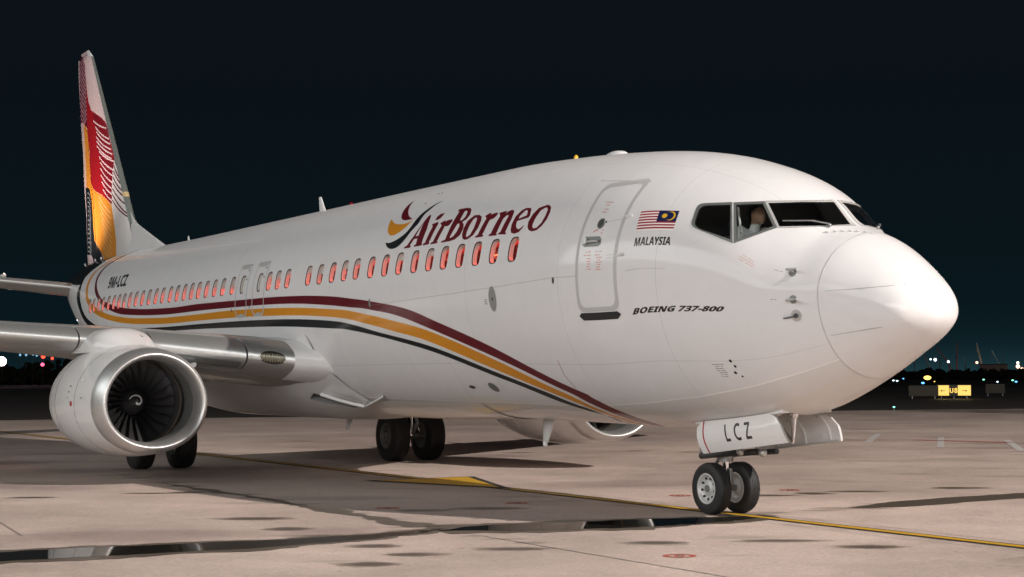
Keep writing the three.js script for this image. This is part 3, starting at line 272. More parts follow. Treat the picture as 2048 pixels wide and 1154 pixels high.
// doors and hatches in (station, angle)
const rect = (s0, s1, y0, y1, ch, n = 6) => { const p = [], q = [], arc = (cs, cy, rx, ry, t0) => { for (let k = 0; k <= 4; k++) { const t = t0 + k / 4 * Math.PI / 2; q.push([cs + rx * Math.cos(t), cy + ry * Math.sin(t)]); } }; arc(s1 - ch[0], y0 + ch[1], ch[0], ch[1], -Math.PI / 2); arc(s1 - ch[2], y1 - ch[3], ch[2], ch[3], 0); arc(s0 + ch[2], y1 - ch[3], ch[2], ch[3], Math.PI / 2); arc(s0 + ch[0], y0 + ch[1], ch[0], ch[1], Math.PI); q.forEach((u, i) => { const v = q[(i + 1) % q.length]; const n2 = Math.hypot(v[0] - u[0], v[1] - u[1]) > .2 ? 8 : 1; for (let k = 0; k < n2; k++) { const s = lerp(u[0], v[0], k / n2), y = lerp(u[1], v[1], k / n2); p.push([s, aOf(s, y)]); } }); return p; };
const DOOR = (g) => rect(4.075 - g, 4.885 + g, 2.735 - g, 4.44 + g, [.12, .12, .09, .09]);
const EXIT = (s, g) => rect(s - .31 - g, s + .31 + g, 3.075 - g, 4.11 + g, [.16, .16, .05, .05], 5);
const cw = MAP.cw; cw.ws = cw.ws.map((q) => q.map(([s, a]) => [s, Math.max(a, .007)]));
const well = (() => { const z = .40, p = []; for (let k = 0; k <= 10; k++) { const s = lerp(2.36, 4.22, k / 10); p.push([s, aOfZ(s, z)]); } p.push([4.22, 1.001], [2.36, 1.001]); return p; })();
const RAD = 1.04;
const noseS = [...Array.from({ length: 24 }, (_, i) => (i / 23) ** 2 * RAD)];
const fine = span(0, 1, 1 / 72);
const dense = [RAD + .008, ...span(1.12, 4.3, .045), ...span(4.4, 12.2, .13)];
const holesF = [cw.ws[0], cw.w2[0], cw.w3[0], DOOR(0), well, ...wins.filter((w) => w.s < 12.18).map(winHole)];
mesh('radome', skin({ S: noseS, A: fine, uv: uvSeg(0) }), skinMat[0], plane);
mesh('radome', skin({ S: noseS, A: fine, side: -1, uv: uvPort }), portMat, plane);
mesh('radome_joint', merge([skin({ S: [RAD - .02, RAD + .03], A: fine, off: -.007 }), skin({ S: [RAD - .02, RAD + .03], A: fine, side: -1, off: -.002 })]), M({ color: C(.6, .6, .6), roughness: .5 }), plane);
mesh('fuselage_skin', skin({ S: dense, A: fine, holes: holesF, uv: uvSeg(0) }), skinMat[0], plane);
mesh('fuselage_skin', skin({ S: span(12.2, 24.4, .15), A: fine, holes: [EXIT(16.72, 0), EXIT(17.67, 0), ...wins.filter((w) => w.s > 12.0 && w.s < 24.5 && Math.abs(w.s - 16.698) > .1 && Math.abs(w.s - 17.649) > .1).map(winHole)], uv: uvSeg(1) }), skinMat[1], plane);
mesh('fuselage_skin', skin({ S: span(24.4, 36.6, .15), A: fine, holes: wins.filter((w) => w.s > 24.2).map(winHole), uv: uvSeg(2) }), skinMat[2], plane);
mesh('fuselage_skin', skin({ S: [...dense, ...span(12.3, 36.6, .3)], A: span(0, 1, 1 / 56), side: -1, holes: [cw.ws[0], cw.w2[0], cw.w3[0], well], uv: uvPort }), portMat, plane);
{ // tail cone end with the exhaust
  const ring = (r, s) => Array.from({ length: 25 }, (_, k) => { const t = k / 24 * 6.2832, q = sec(36.6); return P(s, lerp(q[1], q[0], .5) + Math.cos(t) * .34 * r, Math.sin(t) * .4 * r); });
  const cone = part('tail_cone', plane); mesh('end_cap', sheet([ring(1, 36.6), ring(.9, 36.75), ring(.62, 36.8)]), mat.dullMetal, cone); mesh('exhaust', sheet([ring(.62, 36.8), ring(.6, 36.5), ring(.02, 36.4)]), mat.black, cone);
}
// radome conductor strips
for (const pts of [[[.956, .4794], [.675, .4361], [.412, .3697], [.283, .3117], [.181, .2238]], [[.985, .6682], [.69, .6659], [.387, .667], [.115, .7066]]])
  for (const side of [1, -1]) mesh('conductor_strip', tube(pts.map(([s, a]) => skinPt(s, a, side, -.001)), .0045, 6, 30), mat.bandGrey, plane);
// cockpit windows: frame and pane, both sides
const lip = span(1.1, 3.05, .045), lipA = span(0, .42, 1 / 90);
const frameWhite = M({ color: C(.55, .55, .54), roughness: .4, metalness: .2 });
for (const side of [1, -1]) for (const k of ['ws', 'w2', 'w3']) {
  const [o, i] = cw[k], g = part('cockpit_window', plane);
  mesh('frame', skin({ S: lip, A: lipA, side, clip: o, holes: [grow(i, .012)], off: .004 }), k === 'ws' ? frameWhite : mat.frameGrey, g);
  mesh('seal', skin({ S: lip, A: lipA, side, clip: grow(i, .02), holes: [i], off: -.004 }), mat.seal, g);
  mesh('pane', skin({ S: lip, A: lipA, side, clip: grow(i, .01), off: -.014 }), mat.tint, g);
  if (k === 'ws') for (let q = 0; q < 30; q++) { const t = q / 29, j = t * 7.6, n = Math.floor(j), a = o[n], b = o[n + 1], c = i[n], d = i[n + 1], f = j - n; const s = lerp(lerp(a[0], b[0], f), lerp(c[0], d[0], f), .42), an = lerp(lerp(a[1], b[1], f), lerp(c[1], d[1], f), .42); const p = skinPt(s, an, side, .006); mesh('rivet', new THREE.SphereGeometry(.007, 6, 4).translate(p.x, p.y, p.z), mat.dullMetal, g); }
}
// wipers
const WB = [[1.84, .2197], [1.683, .1843], [1.563, .1449]], WA = [[1.582, .1565], [1.492, .1327], [1.432, .1167]];
for (const side of [1, -1]) {
  const w = part('windshield_wiper', plane), q = (s, a, h) => skinPt(s, a, side, h);
  mesh('blade', tube(WB.map(([s, a]) => q(s, a, .03)), .010, 6, 12), mat.dullMetal, w);
  mesh('arm', merge([tube(WA.map(([s, a]) => q(s, a, .04)), .011, 6, 12), new THREE.SphereGeometry(.026, 10, 8).translate(...q(WA[2][0], WA[2][1], .02).toArray())]), mat.dullMetal, w);
}
for (let k = 0; k < 7; k++) { const p = skinPt(1.0 + .062 * k, .03 + .02 * k, 1, .01); mesh('vortex_tab', box(.05, .02, .010, p, [0, .5, -.5]), mat.white, plane); }
// cabin windows
for (const w of wins) {
  const n = 28, ring = (f, d) => Array.from({ length: n + 1 }, (_, k) => winPt(w, f, k, n, d)[0]);
  const g = mesh('cabin_window', sheet([ring(.90, .012), ring(.89, .03), ring(.83, .075)]), mat.plastic, plane);
  mesh('seal', sheet([ring(1.0, .0), ring(.99, .012), ring(.90, .012)]), mat.seal, g);
  mesh('pane', sheet([ring(.90, .02), ring(.45, .02), ring(.001, .02)]), mat.glass, g);
  const sh = [0, 0, 0, 0, 0, .25, 0, .3, 0, 0, .2, .35, 0, .45, .3, .2, .4, .25, 0, 0, .55, .5, .4, .2, .25, .3, .2, .35, .2, .3, .25, .6, .2, .3, .2, .5, .3, .2, .4, .3, .2, .3, .3][wins.indexOf(w)];
  if (sh) { const top = w.y + .185 * .84, rows = []; for (let i = 0; i <= 4; i++) { const y = top - i / 4 * sh * .31, lim = Math.abs(y - w.y) / (.185 * .86), hw = .132 * .86 * (1 - lim ** 3.4) ** (1 / 3.4); rows.push([-1, -.5, 0, .5, 1].map((k) => skinPt(w.s + k * hw, aOf(w.s, y), 1).addScaledVector(w.n, -.05))); } mesh('shade', sheet(rows), mat.plastic, g); }
  if (Math.abs(w.s - 17.17) < .6) mesh('shade', sheet([ring(.86, .055), ring(.45, .055), ring(.001, .055)]), mat.plainWhite, g);
}
// forward service door
{
  const d = part('service_door', plane), S = span(3.95, 5.0, .06);
  mesh('panel', skin({ S, A: fine, clip: DOOR(-.012), uv: uvSeg(0) }), skinMat[0], d);
  mesh('outline', skin({ S, A: fine, clip: DOOR(.028), holes: [DOOR(-.032)], off: .0022 }), M({ color: C(.46, .465, .465), roughness: .45 }), d);
  mesh('sill_guard', skin({ S, A: fine, clip: [[4.10, aOf(4.1, 2.70)], [4.86, aOf(4.86, 2.70)], [4.92, aOf(4.92, 2.66)], [4.84, aOf(4.84, 2.60)], [4.12, aOf(4.12, 2.60)], [4.04, aOf(4.04, 2.66)]], off: .006 }), mat.black, d);
  const hp = (s, a, o = .004) => skinPt(s, a, 1, o), rr2 = (s0, s1, a0, a1) => [[s0 + .05, a0], [s1 - .05, a0], [s1, lerp(a0, a1, .3)], [s1, lerp(a0, a1, .8)], [s1 - .05, a1], [s0 + .05, a1], [s0, lerp(a0, a1, .8)], [s0, lerp(a0, a1, .3)]];
  mesh('handle_recess', skin({ S, A: fine, clip: rr2(4.40, 4.80, .411, .437), off: .004 }), mat.frameGrey, d);
  mesh('handle', merge([tube([hp(4.76, .426, .012), hp(4.6, .425, .03), hp(4.44, .424, .012)], .018, 8, 10), bar(hp(4.72, .424, 0), hp(4.72, .424, .04), .045)]), mat.metal, d);
  const vp = skinPt(4.503, .3767, 1, .002), nn = snor(4.503, .3767, 1), q = new THREE.Quaternion().setFromUnitVectors(V(0, 1, 0), nn);
  mesh('viewport_rim', new THREE.CylinderGeometry(.075, .08, .012, 28).applyQuaternion(q).translate(vp.x, vp.y, vp.z), mat.frameGrey, d);
  mesh('viewport', new THREE.CylinderGeometry(.058, .058, .016, 28).applyQuaternion(q).translate(vp.x, vp.y, vp.z), mat.darkGrey, d);
  for (const a of [.357, .461]) mesh('hinge', box(.22, .03, .012, skinPt(4.03, a, 1, .004)), mat.white, d);
  mesh('gutter', tube([[5.129, .2397], [4.6, .2405], [4.025, .2412]].map(([s, a]) => skinPt(s, a, 1, .001)), .006, 6, 20), mat.white, plane);
}
// overwing exits
for (const [s, wi] of [[16.72, 18], [17.67, 19]]) {
  const e = part('overwing_exit', plane), S = span(s - .4, s + .4, .08);
  mesh('hatch', skin({ S, A: fine, clip: EXIT(s, -.012), holes: [winHole(wins[wi])], uv: uvSeg(1) }), skinMat[1], e);
  mesh('outline', skin({ S, A: fine, clip: EXIT(s, .018), holes: [EXIT(s, -.018)], off: .002 }), mat.bandGrey, e);
  mesh('release_panel', skin({ S, A: fine, clip: rect(s - .22, s + .24, 4.03, 4.10, [.02, .02, .02, .02], 3), off: .003 }), mat.bandGrey, e);
  mesh('step_plate', skin({ S, A: fine, clip: rect(s - .13, s + .13, 3.07, 3.13, [.02, .02, .02, .02], 3), off: .003 }), mat.bandGrey, e);
  for (const dy of [3.98, 3.80]) mesh('stencil_block', skin({ S, A: span(0, 1, 1 / 150), clip: rect(s - .24, s - .16, dy, dy + .03, [.005, .005, .005, .005], 2), off: .003 }), mat.frameGrey, e);
}
// probes, ports, aerials
const probe = (s, a) => { const g = part('pitot_probe', plane), p = skinPt(s, a, 1, 0), n = snor(s, a, 1); mesh('base', bar(p.clone(), p.clone().addScaledVector(n, .012), .05), mat.dullMetal, g); const e = p.clone().addScaledVector(n, .09); mesh('mast', merge([bar(p, e, .024, .016)]), mat.dullMetal, g); mesh('tube', bar(e.clone().add(V(-.06, 0, 0)), e.clone().add(V(.14, 0, 0)), .016, .010), mat.metal, g); };
probe(1.41, .377); probe(1.35, .5279);
{ const g = part('angle_vane', plane), p = skinPt(1.336, .5804, 1, 0), n = snor(1.336, .5804, 1); mesh('disc', bar(p.clone(), p.clone().addScaledVector(n, .008), .07, .07, 28), mat.metal, g); mesh('hub', bar(p.clone(), p.clone().addScaledVector(n, .03), .028), mat.darkGrey, g); mesh('vane', box(.16, .012, .035, p.clone().addScaledVector(n, .05).add(V(-.09, -.01, 0)), [0, .35, .15]), mat.darkGrey, g); }
const disc = (name, s, a, ws, wa, m, off = .003) => mesh(name, skin({ S: span(s - ws - .05, s + ws + .05, .03), A: span(a - wa - .01, a + wa + .01, .006), clip: Array.from({ length: 20 }, (_, k) => [s + ws * Math.cos(k / 20 * 6.2832), a + wa * Math.sin(k / 20 * 6.2832)]), off }), m, plane);
disc('static_port_plate', 7.205, .5476, .115, .028, M({ color: C(.24, .245, .24), roughness: .5 })); disc('static_port', 7.205, .5476, .02, .004, mat.black, .005);
disc('vent_port', 5.458, .5138, .03, .007, mat.darkGrey); disc('vent_port', 11.5, .5352, .04, .011, mat.frameGrey); disc('vent_port', 18.2, .517, .02, .006, mat.black); disc('vent_port', 17.18, .512, .02, .006, mat.black);
disc('drain_port', 2.45, .70, .022, .0045, mat.black); disc('drain_port', 2.42, .716, .02, .004, mat.black); disc('drain_port', 2.47, .735, .022, .0045, mat.black); disc('drain_port', 2.40, .748, .016, .003, mat.black);
disc('outflow_valve', 8.35, .775, .13, .016, mat.frameGrey); disc('access_latch', 9.05, .775, .1, .006, mat.darkGrey);
const blade = (name, s, y0, y1, c0, c1, rake, m, th = .035) => { const rows = []; for (let i = 0; i <= 8; i++) { const t = i / 8, y = lerp(y0, y1, t), c = lerp(c0, c1, t), r = []; for (let j = 0; j <= 16; j++) { const q = j / 16 * 6.2832; r.push(P(s + rake * t + c / 2 * Math.cos(q), y, th * (1 - .5 * t) * Math.sin(q))); } rows.push(r); } rows.push(rows[8].map((p) => P(s + rake, y1 + Math.sign(y1 - y0) * .012, 0))); mesh(name, sheet(rows), m, plane); };
blade('blade_aerial', 17.9, 5.24, 5.60, .34, .12, .16, mat.white); blade('blade_aerial', 26.5, 5.25, 5.42, .16, .1, .04, mat.white, .02); blade('blade_aerial', 16.4, 1.2, .83, .42, .2, .24, mat.white, .045); blade('blade_aerial', 8.75, 1.19, .80, .36, .16, .12, mat.bellyGrey, .04);
{ const g = part('tip_cap', plane); mesh('cap', new THREE.SphereGeometry(.045, 12, 8).scale(1.1, 1.2, .8).translate(-8.88, .785, 0), mat.plainWhite, g); }
{ const b = part('beacon_light', plane); mesh('base', new THREE.CylinderGeometry(.09, .12, .05, 20).translate(-16.46, 5.255, 0), mat.dullMetal, b); mesh('lens', new THREE.SphereGeometry(.055, 16, 10).scale(1, 1.1, 1).translate(-16.46, 5.285, 0), MP({ color: C(.22, .006, .012), roughness: .2, clearcoat: 1 }), b); }
mesh('crown_light', new THREE.SphereGeometry(.036, 12, 8).scale(1, 1.6, 1).translate(-7.88, 5.235, 0), M({ color: C(.75, .42, .04), roughness: .3 }), plane);
{ const g = new THREE.SphereGeometry(1, 32, 12, 0, 6.2832, 0, 1.5708).scale(.26, .075, .12).translate(-6.72, 5.14, 0); mesh('aerial_fairing', g, mat.white, plane); mesh('aerial_slot', box(.07, .015, .04, V(-6.72, 5.212, 0)), mat.darkGrey, plane); }
for (let k = 0; k < 4; k++) { const p = skinPt(31.9 + .8 * k, .16, 1, .05); mesh('vortex_blade', box(.10, .07, .010, p, [.3, 0, .2]), mat.plainWhite, plane); }

// ------------------------------------------------------------------ cabin and flight deck seen through the windows
{
  const cab = part('cabin', plane), fl = (s0, s1, y) => { const r0 = [], r1 = []; for (const s of span(s0, s1, .5)) { const a = aOf(s, y), z = sec(s)[2] * Math.sin(a * Math.PI) - .03; r0.push(P(s, y, z)); r1.push(P(s, y, -z)); } return sheet([r0, r1]); };
  mesh('floor', fl(1.9, 33, 2.66), M({ color: C(.12, .12, .13), roughness: .8 }), cab);
  const bulk = (s) => { const p = [], [t, b] = sec(s); for (const sd of [1, -1]) for (let k = 0; k <= 16; k++) { const a = sd > 0 ? k / 16 : 1 - k / 16; const q = skinPt(s, a, sd, -.02); p.push(q); } const pos = [], idx = []; p.forEach((q) => pos.push(q.x, q.y, q.z)); for (let k = 1; k < p.length - 1; k++) idx.push(0, k, k + 1); return geoOf(pos, idx, p.flatMap(() => [0, 0])); };
  mesh('bulkhead', bulk(3.72), M({ color: C(.10, .10, .10), roughness: .7 }), cab); mesh('bulkhead', bulk(5.7), mat.plastic, cab); mesh('bulkhead', bulk(30.2), mat.plastic, cab);
  for (const sd of [1, -1]) {
    mesh('overhead_bin', box(24, .42, .52, V(-18, 4.36, sd * 1.12), [0, 0, 0], .12), mat.plastic, cab);
    mesh('ceiling_strip', box(23.8, .03, .06, V(-18, 4.66, sd * .78), null, .01), MP({ color: C(.2, .02, .01), emissive: C(1, .10, .045), emissiveIntensity: 3 }), cab);
    const L = new THREE.RectAreaLight(C(1, .035, .018), 62, 23.8, .1); L.position.set(-18, 4.62, sd * .74); L.lookAt(-18, 3.6, sd * .2); L.castShadow = true; L.name = 'strip_light'; cab.add(L);
    mesh('sidewall_strip', box(23.8, .03, .03, V(-18, 4.11, sd * 1.42), null, .01), MP({ color: C(.2, .02, .01), emissive: C(1, .16, .07), emissiveIntensity: 3 }), cab);
    const K = new THREE.RectAreaLight(C(1, .07, .035), 42, 23.8, .06); K.position.set(-18, 4.08, sd * 1.43); K.lookAt(-18, 3.2, sd * 1.62); K.castShadow = true; K.name = 'sidewall_light'; cab.add(K);
  }
  const seat = merge([box(.1, .62, 1.42, V(-.12, 3.28, 0), [0, 0, .12]), box(.46, .12, 1.42, V(.14, 2.98, 0)), ...[-1, 0, 1].map((k) => box(.09, .2, .3, V(-.15, 3.68, k * .47), [0, 0, .12]))]);
  const sm = M({ color: C(.035, .035, .05), roughness: .7 });
  for (let s = 7.3; s < 16; s += .79) for (const sd of [1, -1]) { const m = mesh('seat_row', seat, sm, cab); m.position.set(-s, 0, sd * 1.0); }
  mesh('galley_lamp', box(.16, .13, .02, V(-8.35, 4.0, -1.2)), MP({ color: C(.8, .8, .8), emissive: C(1, .86, .72), emissiveIntensity: 1.6 }), cab);
  const fd = part('flight_deck', plane);
  mesh('glareshield', merge([box(.42, .10, 1.5, V(-1.98, 3.56, 0), [0, 0, -.08]), box(.3, .5, 1.4, V(-1.95, 3.28, 0))]), mat.darkGrey, fd);
  mesh('overhead_panel', box(.8, .06, .6, V(-2.75, 4.2, 0), [0, 0, -.35]), mat.darkGrey, fd);
  for (const sd of [1, -1]) mesh('pilot_seat', merge([box(.14, .72, .48, V(-2.97, 3.28, sd * .52), [0, 0, .12]), box(.5, .14, .46, V(-2.72, 2.98, sd * .52)), box(.1, .18, .26, V(-3.05, 3.74, sd * .52), [0, 0, .12])]), M({ color: C(.05, .05, .06), roughness: .75 }), fd);
  mesh('side_console', box(.8, .4, .2, V(-2.5, 3.15, 1.0)), mat.darkGrey, fd);
  mesh('chart_clip', box(.015, .34, .03, V(-2.44, 3.78, .96), [0, 0, .2]), mat.bandGrey, fd);
}
const glowM = (r, g, b, k) => MP({ color: C(.02, .02, .02), emissive: C(r, g, b), emissiveIntensity: k });
// ------------------------------------------------------------------ wings
const table = (xs, ys) => (x) => { let i = 0; while (i < xs.length - 2 && x > xs[i + 1]) i++; return lerp(ys[i], ys[i + 1], (x - xs[i]) / (xs[i + 1] - xs[i])); };
const wLE = table([1.3, 2.0, 4.83, 5.8, 17], [13.75, 14.5, 16.42, 16.98, 22.9]), wTE = table([1.3, 5.8, 17], [21.4, 21.8, 24.4]);
const wY = table([1.3, 2.0, 4.6, 6.6, 17], [2.1, 2.17, 2.52, 2.70, 3.80]), wTh = table([1.3, 4.8, 17], [.135, .125, .10]);
const foil = (x, t) => 5 * t * (.2969 * Math.sqrt(x) - .126 * x - .3516 * x * x + .2843 * x ** 3 - .1036 * x ** 4);
function wingPt(z, x, up, out = 0, side = 1) { const le = wLE(z), c = wTE(z) - le, yt = foil(x, wTh(z)) * c + out, cam = .10 * c * .12 * Math.sin(Math.PI * Math.min(1, x * 1.1)) - .03 * c * x; return P(le + x * c - out * (x < .02 ? 1 : 0), wY(z) + cam + up * yt * (up > 0 ? 1 : .92), side * z); }
const xs = [...Array.from({ length: 11 }, (_, i) => .1 * (i / 10) ** 2), ...span(.12, 1, .08)];
function wingBand(z0, z1, x0, x1, out, side, nz) {
  const rows = [], up = xs.filter((x) => x >= x0 && x <= x1); if (up[up.length - 1] < x1) up.push(x1); if (up[0] > x0) up.unshift(x0);
  for (const z of span(z0, z1, (z1 - z0) / nz)) rows.push([...up.slice().reverse().map((x) => wingPt(z, x, 1, out, side)), ...(x0 === 0 ? up.slice(1) : up).map((x) => wingPt(z, x, -1, out, side))]);
  return sheet(rows);
}
for (const side of [1, -1]) {
  const w = part('wing', plane);
  mesh('panel', wingBand(1.3, 17, .085, 1, 0, side, 24), mat.wingGrey, w);
  { const r = []; for (const x of [.09, ...span(.12, 1, .08)]) r.push([wingPt(17, x, 1, 0, side), wingPt(17.18, clamp(x, .15, .95), 1, -.05, side), wingPt(17.18, clamp(x, .15, .95), -1, -.05, side), wingPt(17, x, -1, 0, side)]); mesh('tip', sheet(r), mat.wingGrey, w); }
  mesh('root_fairing', wingBand(1.98, 2.72, 0, .09, .008, side, 8), mat.metal, w);
  mesh('root_fillet', wingBand(1.3, 2.0, 0, .10, .02, side, 8), mat.white, w);
  for (const [a, b] of [[2.745, 4.2], [4.22, 5.35], [5.375, 8.6], [8.62, 11.8], [11.82, 16.9]]) mesh('leading_edge', wingBand(a, b, 0, .088, .006, side, 8), mat.metal, w);
  // landing light window in the root's leading edge
  const lw = part('landing_light', w), rows = [], rowsG = [];
  for (let i = 0; i <= 10; i++) { const r = [], t = i / 10, zz = lerp(2.14, 2.54, t), e = Math.sqrt(Math.max(0, 1 - (2 * t - 1) ** 2)); for (let j = 0; j <= 8; j++) { const q = (j / 8 * 2 - 1) * e; const x = q > 0 ? .0085 * q * q : .0075 * q * q; const p = wingPt(zz, Math.min(.03, x), q >= 0 ? 1 : -1, .013, side); r.push(p); } rows.push(r); }
  mesh('reflector', sheet(rows), M({ color: C(.17, .165, .13), metalness: .9, roughness: .3 }), lw);
  for (let i = 1; i < 10; i++) for (let j = 1; j < 6; j++) { const p = rows[i][j + 1]; if (p.distanceTo(rows[i][0]) > .03 && p.distanceTo(rows[i][8]) > .03) mesh('lens_rib', new THREE.SphereGeometry(.012, 6, 4).translate(p.x + .006, p.y, p.z), M({ color: C(.5, .47, .36), metalness: .8, roughness: .25 }), lw); }
  // flap track fairings
  for (const z of [6.6, 9.6, 12.4]) { const s = wTE(z) - 1.0, g = new THREE.SphereGeometry(1, 20, 12).scale(1.7, .22, .17).rotateZ(-.04).translate(-s - .1, wY(z) - .22, side * z); mesh('flap_fairing', g, mat.wingGrey, w); }
  const kr = []; for (const z of span(2.8, 4.15, .15)) kr.push([wingPt(z, .012, -1, .02, side), wingPt(z, .03, -1, .035, side), wingPt(z, .05, -1, .02, side)]); mesh('krueger_flap', sheet(kr), mat.dullMetal, w);
}
// belly and wing root fairing
const fairOff = (s, a) => .012 + .30 * sstep(13.6, 15.5, s) * (1 - sstep(20.5, 24.5, s)) * sstep(.60, .74, a) * (1 - .78 * sstep(.76, 1, a)) + .05 * sstep(9.4, 12, s) * sstep(.80, .9, a) * (1 - sstep(22, 25, s));
const SCOOP = [[14.95, .765], [14.0, .845], [14.3, .858], [15.25, .782]];
const fairA = (s) => s < 13.55 ? .836 : Math.max(.605, .836 - (s - 13.55) * .25);
for (const side of [1, -1]) { const top = [...span(9.35, 13.55, .7), 13.75, 14, 14.25, 14.5].map((s) => [s, Math.max(fairA(s), .605)]); const clip = [...top, [25, .605], [25, 1.001], [9.35, 1.001]]; mesh('belly_fairing', skin({ S: span(9.35, 25, .15), A: span(.56, 1, 1 / 90), side, clip, holes: side > 0 ? [SCOOP] : [], off: fairOff }), mat.white, plane); }
{ // cooling air scoop under the wing root
  const g = part('air_scoop', plane), q = (s, a, o) => skinPt(s, a, 1, fairOff(s, a) + o);
  const edge = SCOOP.flatMap((p, i) => { const r = SCOOP[(i + 1) % 4]; return Array.from({ length: 6 }, (_, k) => [lerp(p[0], r[0], k / 6), lerp(p[1], r[1], k / 6)]); }); edge.push(edge[0]);
  mesh('duct', merge([sheet([edge.map(([s, a]) => q(s, a, 0)), edge.map(([s, a]) => skinPt(s, a, 1, .02))]), skin({ S: span(13.8, 15.4, .1), A: span(.7, .95, 1 / 120), clip: grow(SCOOP, .03), off: .02 })]), M({ color: C(.18, .18, .18), roughness: .6 }), g);
  mesh('lip', tube([q(14.75, .775, .01), q(14.3, .815, .05), q(13.9, .855, .03)], .034, 8, 16), mat.white, g);
  mesh('lower_lip', tube([q(13.9, .856, .03), q(13.3, .835, .03), q(12.7, .815, .0)], .022, 8, 16), mat.white, g);
}

// ------------------------------------------------------------------ engines
const ENG = { s: 14.1, y: 1.45, z: 4.73 };
function shell(prof, e, squash = true, n = 72, t0 = 0, t1 = Math.PI * 2) {       // profile of [distance aft, radius] turned about the engine's axis, flattened below
  return sheet(prof.map(([x, r]) => Array.from({ length: n + 1 }, (_, k) => { const t = lerp(t0, t1, k / n), c = Math.cos(t), s = Math.sin(t); const f = squash ? 1 : 0; return P(ENG.s + x, e.y + r * c * (c > 0 ? 1 - .005 * f : 1 - .02 * f * (1 + c * c)), e.z + r * s * (1 + .075 * f * (1 - .45 * c))); })), null, t1 - t0 > 6.2);
}
const curveP = (pts, n) => new THREE.SplineCurve(pts.map((p) => new THREE.Vector2(...p))).getPoints(n).map((v) => [v.x, v.y]);
const fanTex = (() => { const [c, x] = canvas(512, 512); x.fillStyle = '#0d0d0e'; x.fillRect(0, 0, 512, 512); return tex(c); })();
for (const side of [1, -1]) {
  const e = { y: ENG.y, z: side * ENG.z }, g = part('engine', plane);
  mesh('inlet_lip', shell(curveP([[.40, .948], [.25, .935], [.12, .905], [.035, .868], [0, .83], [.02, .795], [.09, .765], [.2, .745], [.36, .735]], 40), e), mat.lip, g);
  mesh('inlet_cowl', shell(curveP([[.402, .95], [.7, .985], [1.0, 1.01], [1.19, 1.022]], 14), e), mat.white, g);
  mesh('fan_cowl', shell(curveP([[1.2, 1.024], [1.6, 1.045], [2.0, 1.05], [2.44, 1.035]], 14), e), mat.white, g);
  mesh('reverser_cowl', shell(curveP([[2.455, 1.036], [2.9, .995], [3.4, .91], [3.85, .79], [3.86, .76]], 18), e), mat.white, g);
  for (const x of [1.195, 2.448]) mesh('cowl_joint', shell([[x - .012, 1.012], [x + .012, 1.018]], e), mat.bandGrey, g);
  mesh('inlet_duct', shell(curveP([[.36, .735], [.6, .745], [.92, .765]], 10), e), mat.duct, g);
  mesh('fan_case', shell([[.92, .766], [1.2, .775], [1.8, .78], [2.3, .7], [2.32, .0]], e, false), mat.fanCase, g);
  mesh('abradable_ring', shell([[.93, .758], [.985, .764]], e, false), M({ color: C(.55, .40, .22), metalness: .3, roughness: .35 }), g);
  const sp = curveP([[1.03, .0], [1.055, .05], [1.15, .14], [1.27, .22], [1.42, .27]], 20); mesh('spinner', shell(sp, e, false, 40), M({ color: C(.02, .02, .022), roughness: .3 }), g);
  { const rows = [], r0 = (t) => .03 + .10 * t; for (let i = 0; i <= 40; i++) { const t = i / 40, an = 2.2 + t * 5.4, w = .016 * Math.sin(Math.PI * clamp(t * .8 + .2, 0, 1)) + .004, rw = []; for (const q of [-1, 1]) { const r = r0(t) + q * w, k = sp.findIndex((p) => p[1] > r), A = sp[k - 1], B = sp[k], x = lerp(A[0], B[0], (r - A[1]) / (B[1] - A[1])); rw.push(P(ENG.s + x - .006, e.y + r * Math.cos(an), e.z + r * Math.sin(an))); } rows.push(rw); } mesh('spinner_swirl', sheet(rows), mat.plainWhite, g); }
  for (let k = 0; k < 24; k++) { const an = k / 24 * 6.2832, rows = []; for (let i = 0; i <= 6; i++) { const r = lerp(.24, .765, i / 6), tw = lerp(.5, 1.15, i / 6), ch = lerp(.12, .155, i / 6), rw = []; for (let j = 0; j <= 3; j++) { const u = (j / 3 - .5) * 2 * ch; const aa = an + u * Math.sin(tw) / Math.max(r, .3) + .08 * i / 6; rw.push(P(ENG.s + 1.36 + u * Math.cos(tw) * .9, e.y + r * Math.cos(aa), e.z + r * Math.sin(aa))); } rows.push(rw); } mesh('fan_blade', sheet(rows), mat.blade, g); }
  mesh('core_nozzle', shell(curveP([[3.2, .62], [3.9, .55], [4.5, .42], [4.52, .40]], 10), e, false, 40), mat.dullMetal, g);
  mesh('exhaust_plug', shell(curveP([[4.1, .3], [4.7, .16], [5.1, .01]], 8), e, false, 32), mat.dullMetal, g);
  { // pylon fairing over the cowl
    const rows = []; for (const s of span(14.72, 19.4, .18)) { const t = sstep(14.7, 16.2, s), hw = .10 + .50 * t - .2 * sstep(17, 19.4, s), top = 2.36 + .42 * t - .1 * sstep(16.6, 19, s), lo = 2.33, r = []; for (let k = 0; k <= 20; k++) { const q = k / 20 * Math.PI, c = Math.cos(q), sn = Math.sin(q); r.push(P(s, lo + (top - lo) * Math.pow(sn, .85), e.z + hw * Math.sign(c) * Math.abs(c) ** .8)); } rows.push(r); } mesh('pylon', sheet(rows), mat.white, g);
    for (const [ds, dz] of [[0, -.18], [.25, .14]]) mesh('pylon_vent', box(.34, .012, .02, V(-15.75 - ds, 2.66 + ds * .16, e.z + dz), [0, .25, -.3]), mat.frameGrey, g);
  }
  { const zz = e.z - side * 1.02, r = []; for (let i = 0; i <= 8; i++) { const t = i / 8; r.push([P(ENG.s + 1.0 + t * .95, 2.02 - t * .04, zz + side * .12), P(ENG.s + 1.05 + t * .9, 2.06 - t * .02 + .1 * Math.sin(t * 2.6), zz - side * (.05 + .14 * Math.sin(t * 2.9)))]); } mesh('nacelle_strake', sheet(r), mat.white, g); }
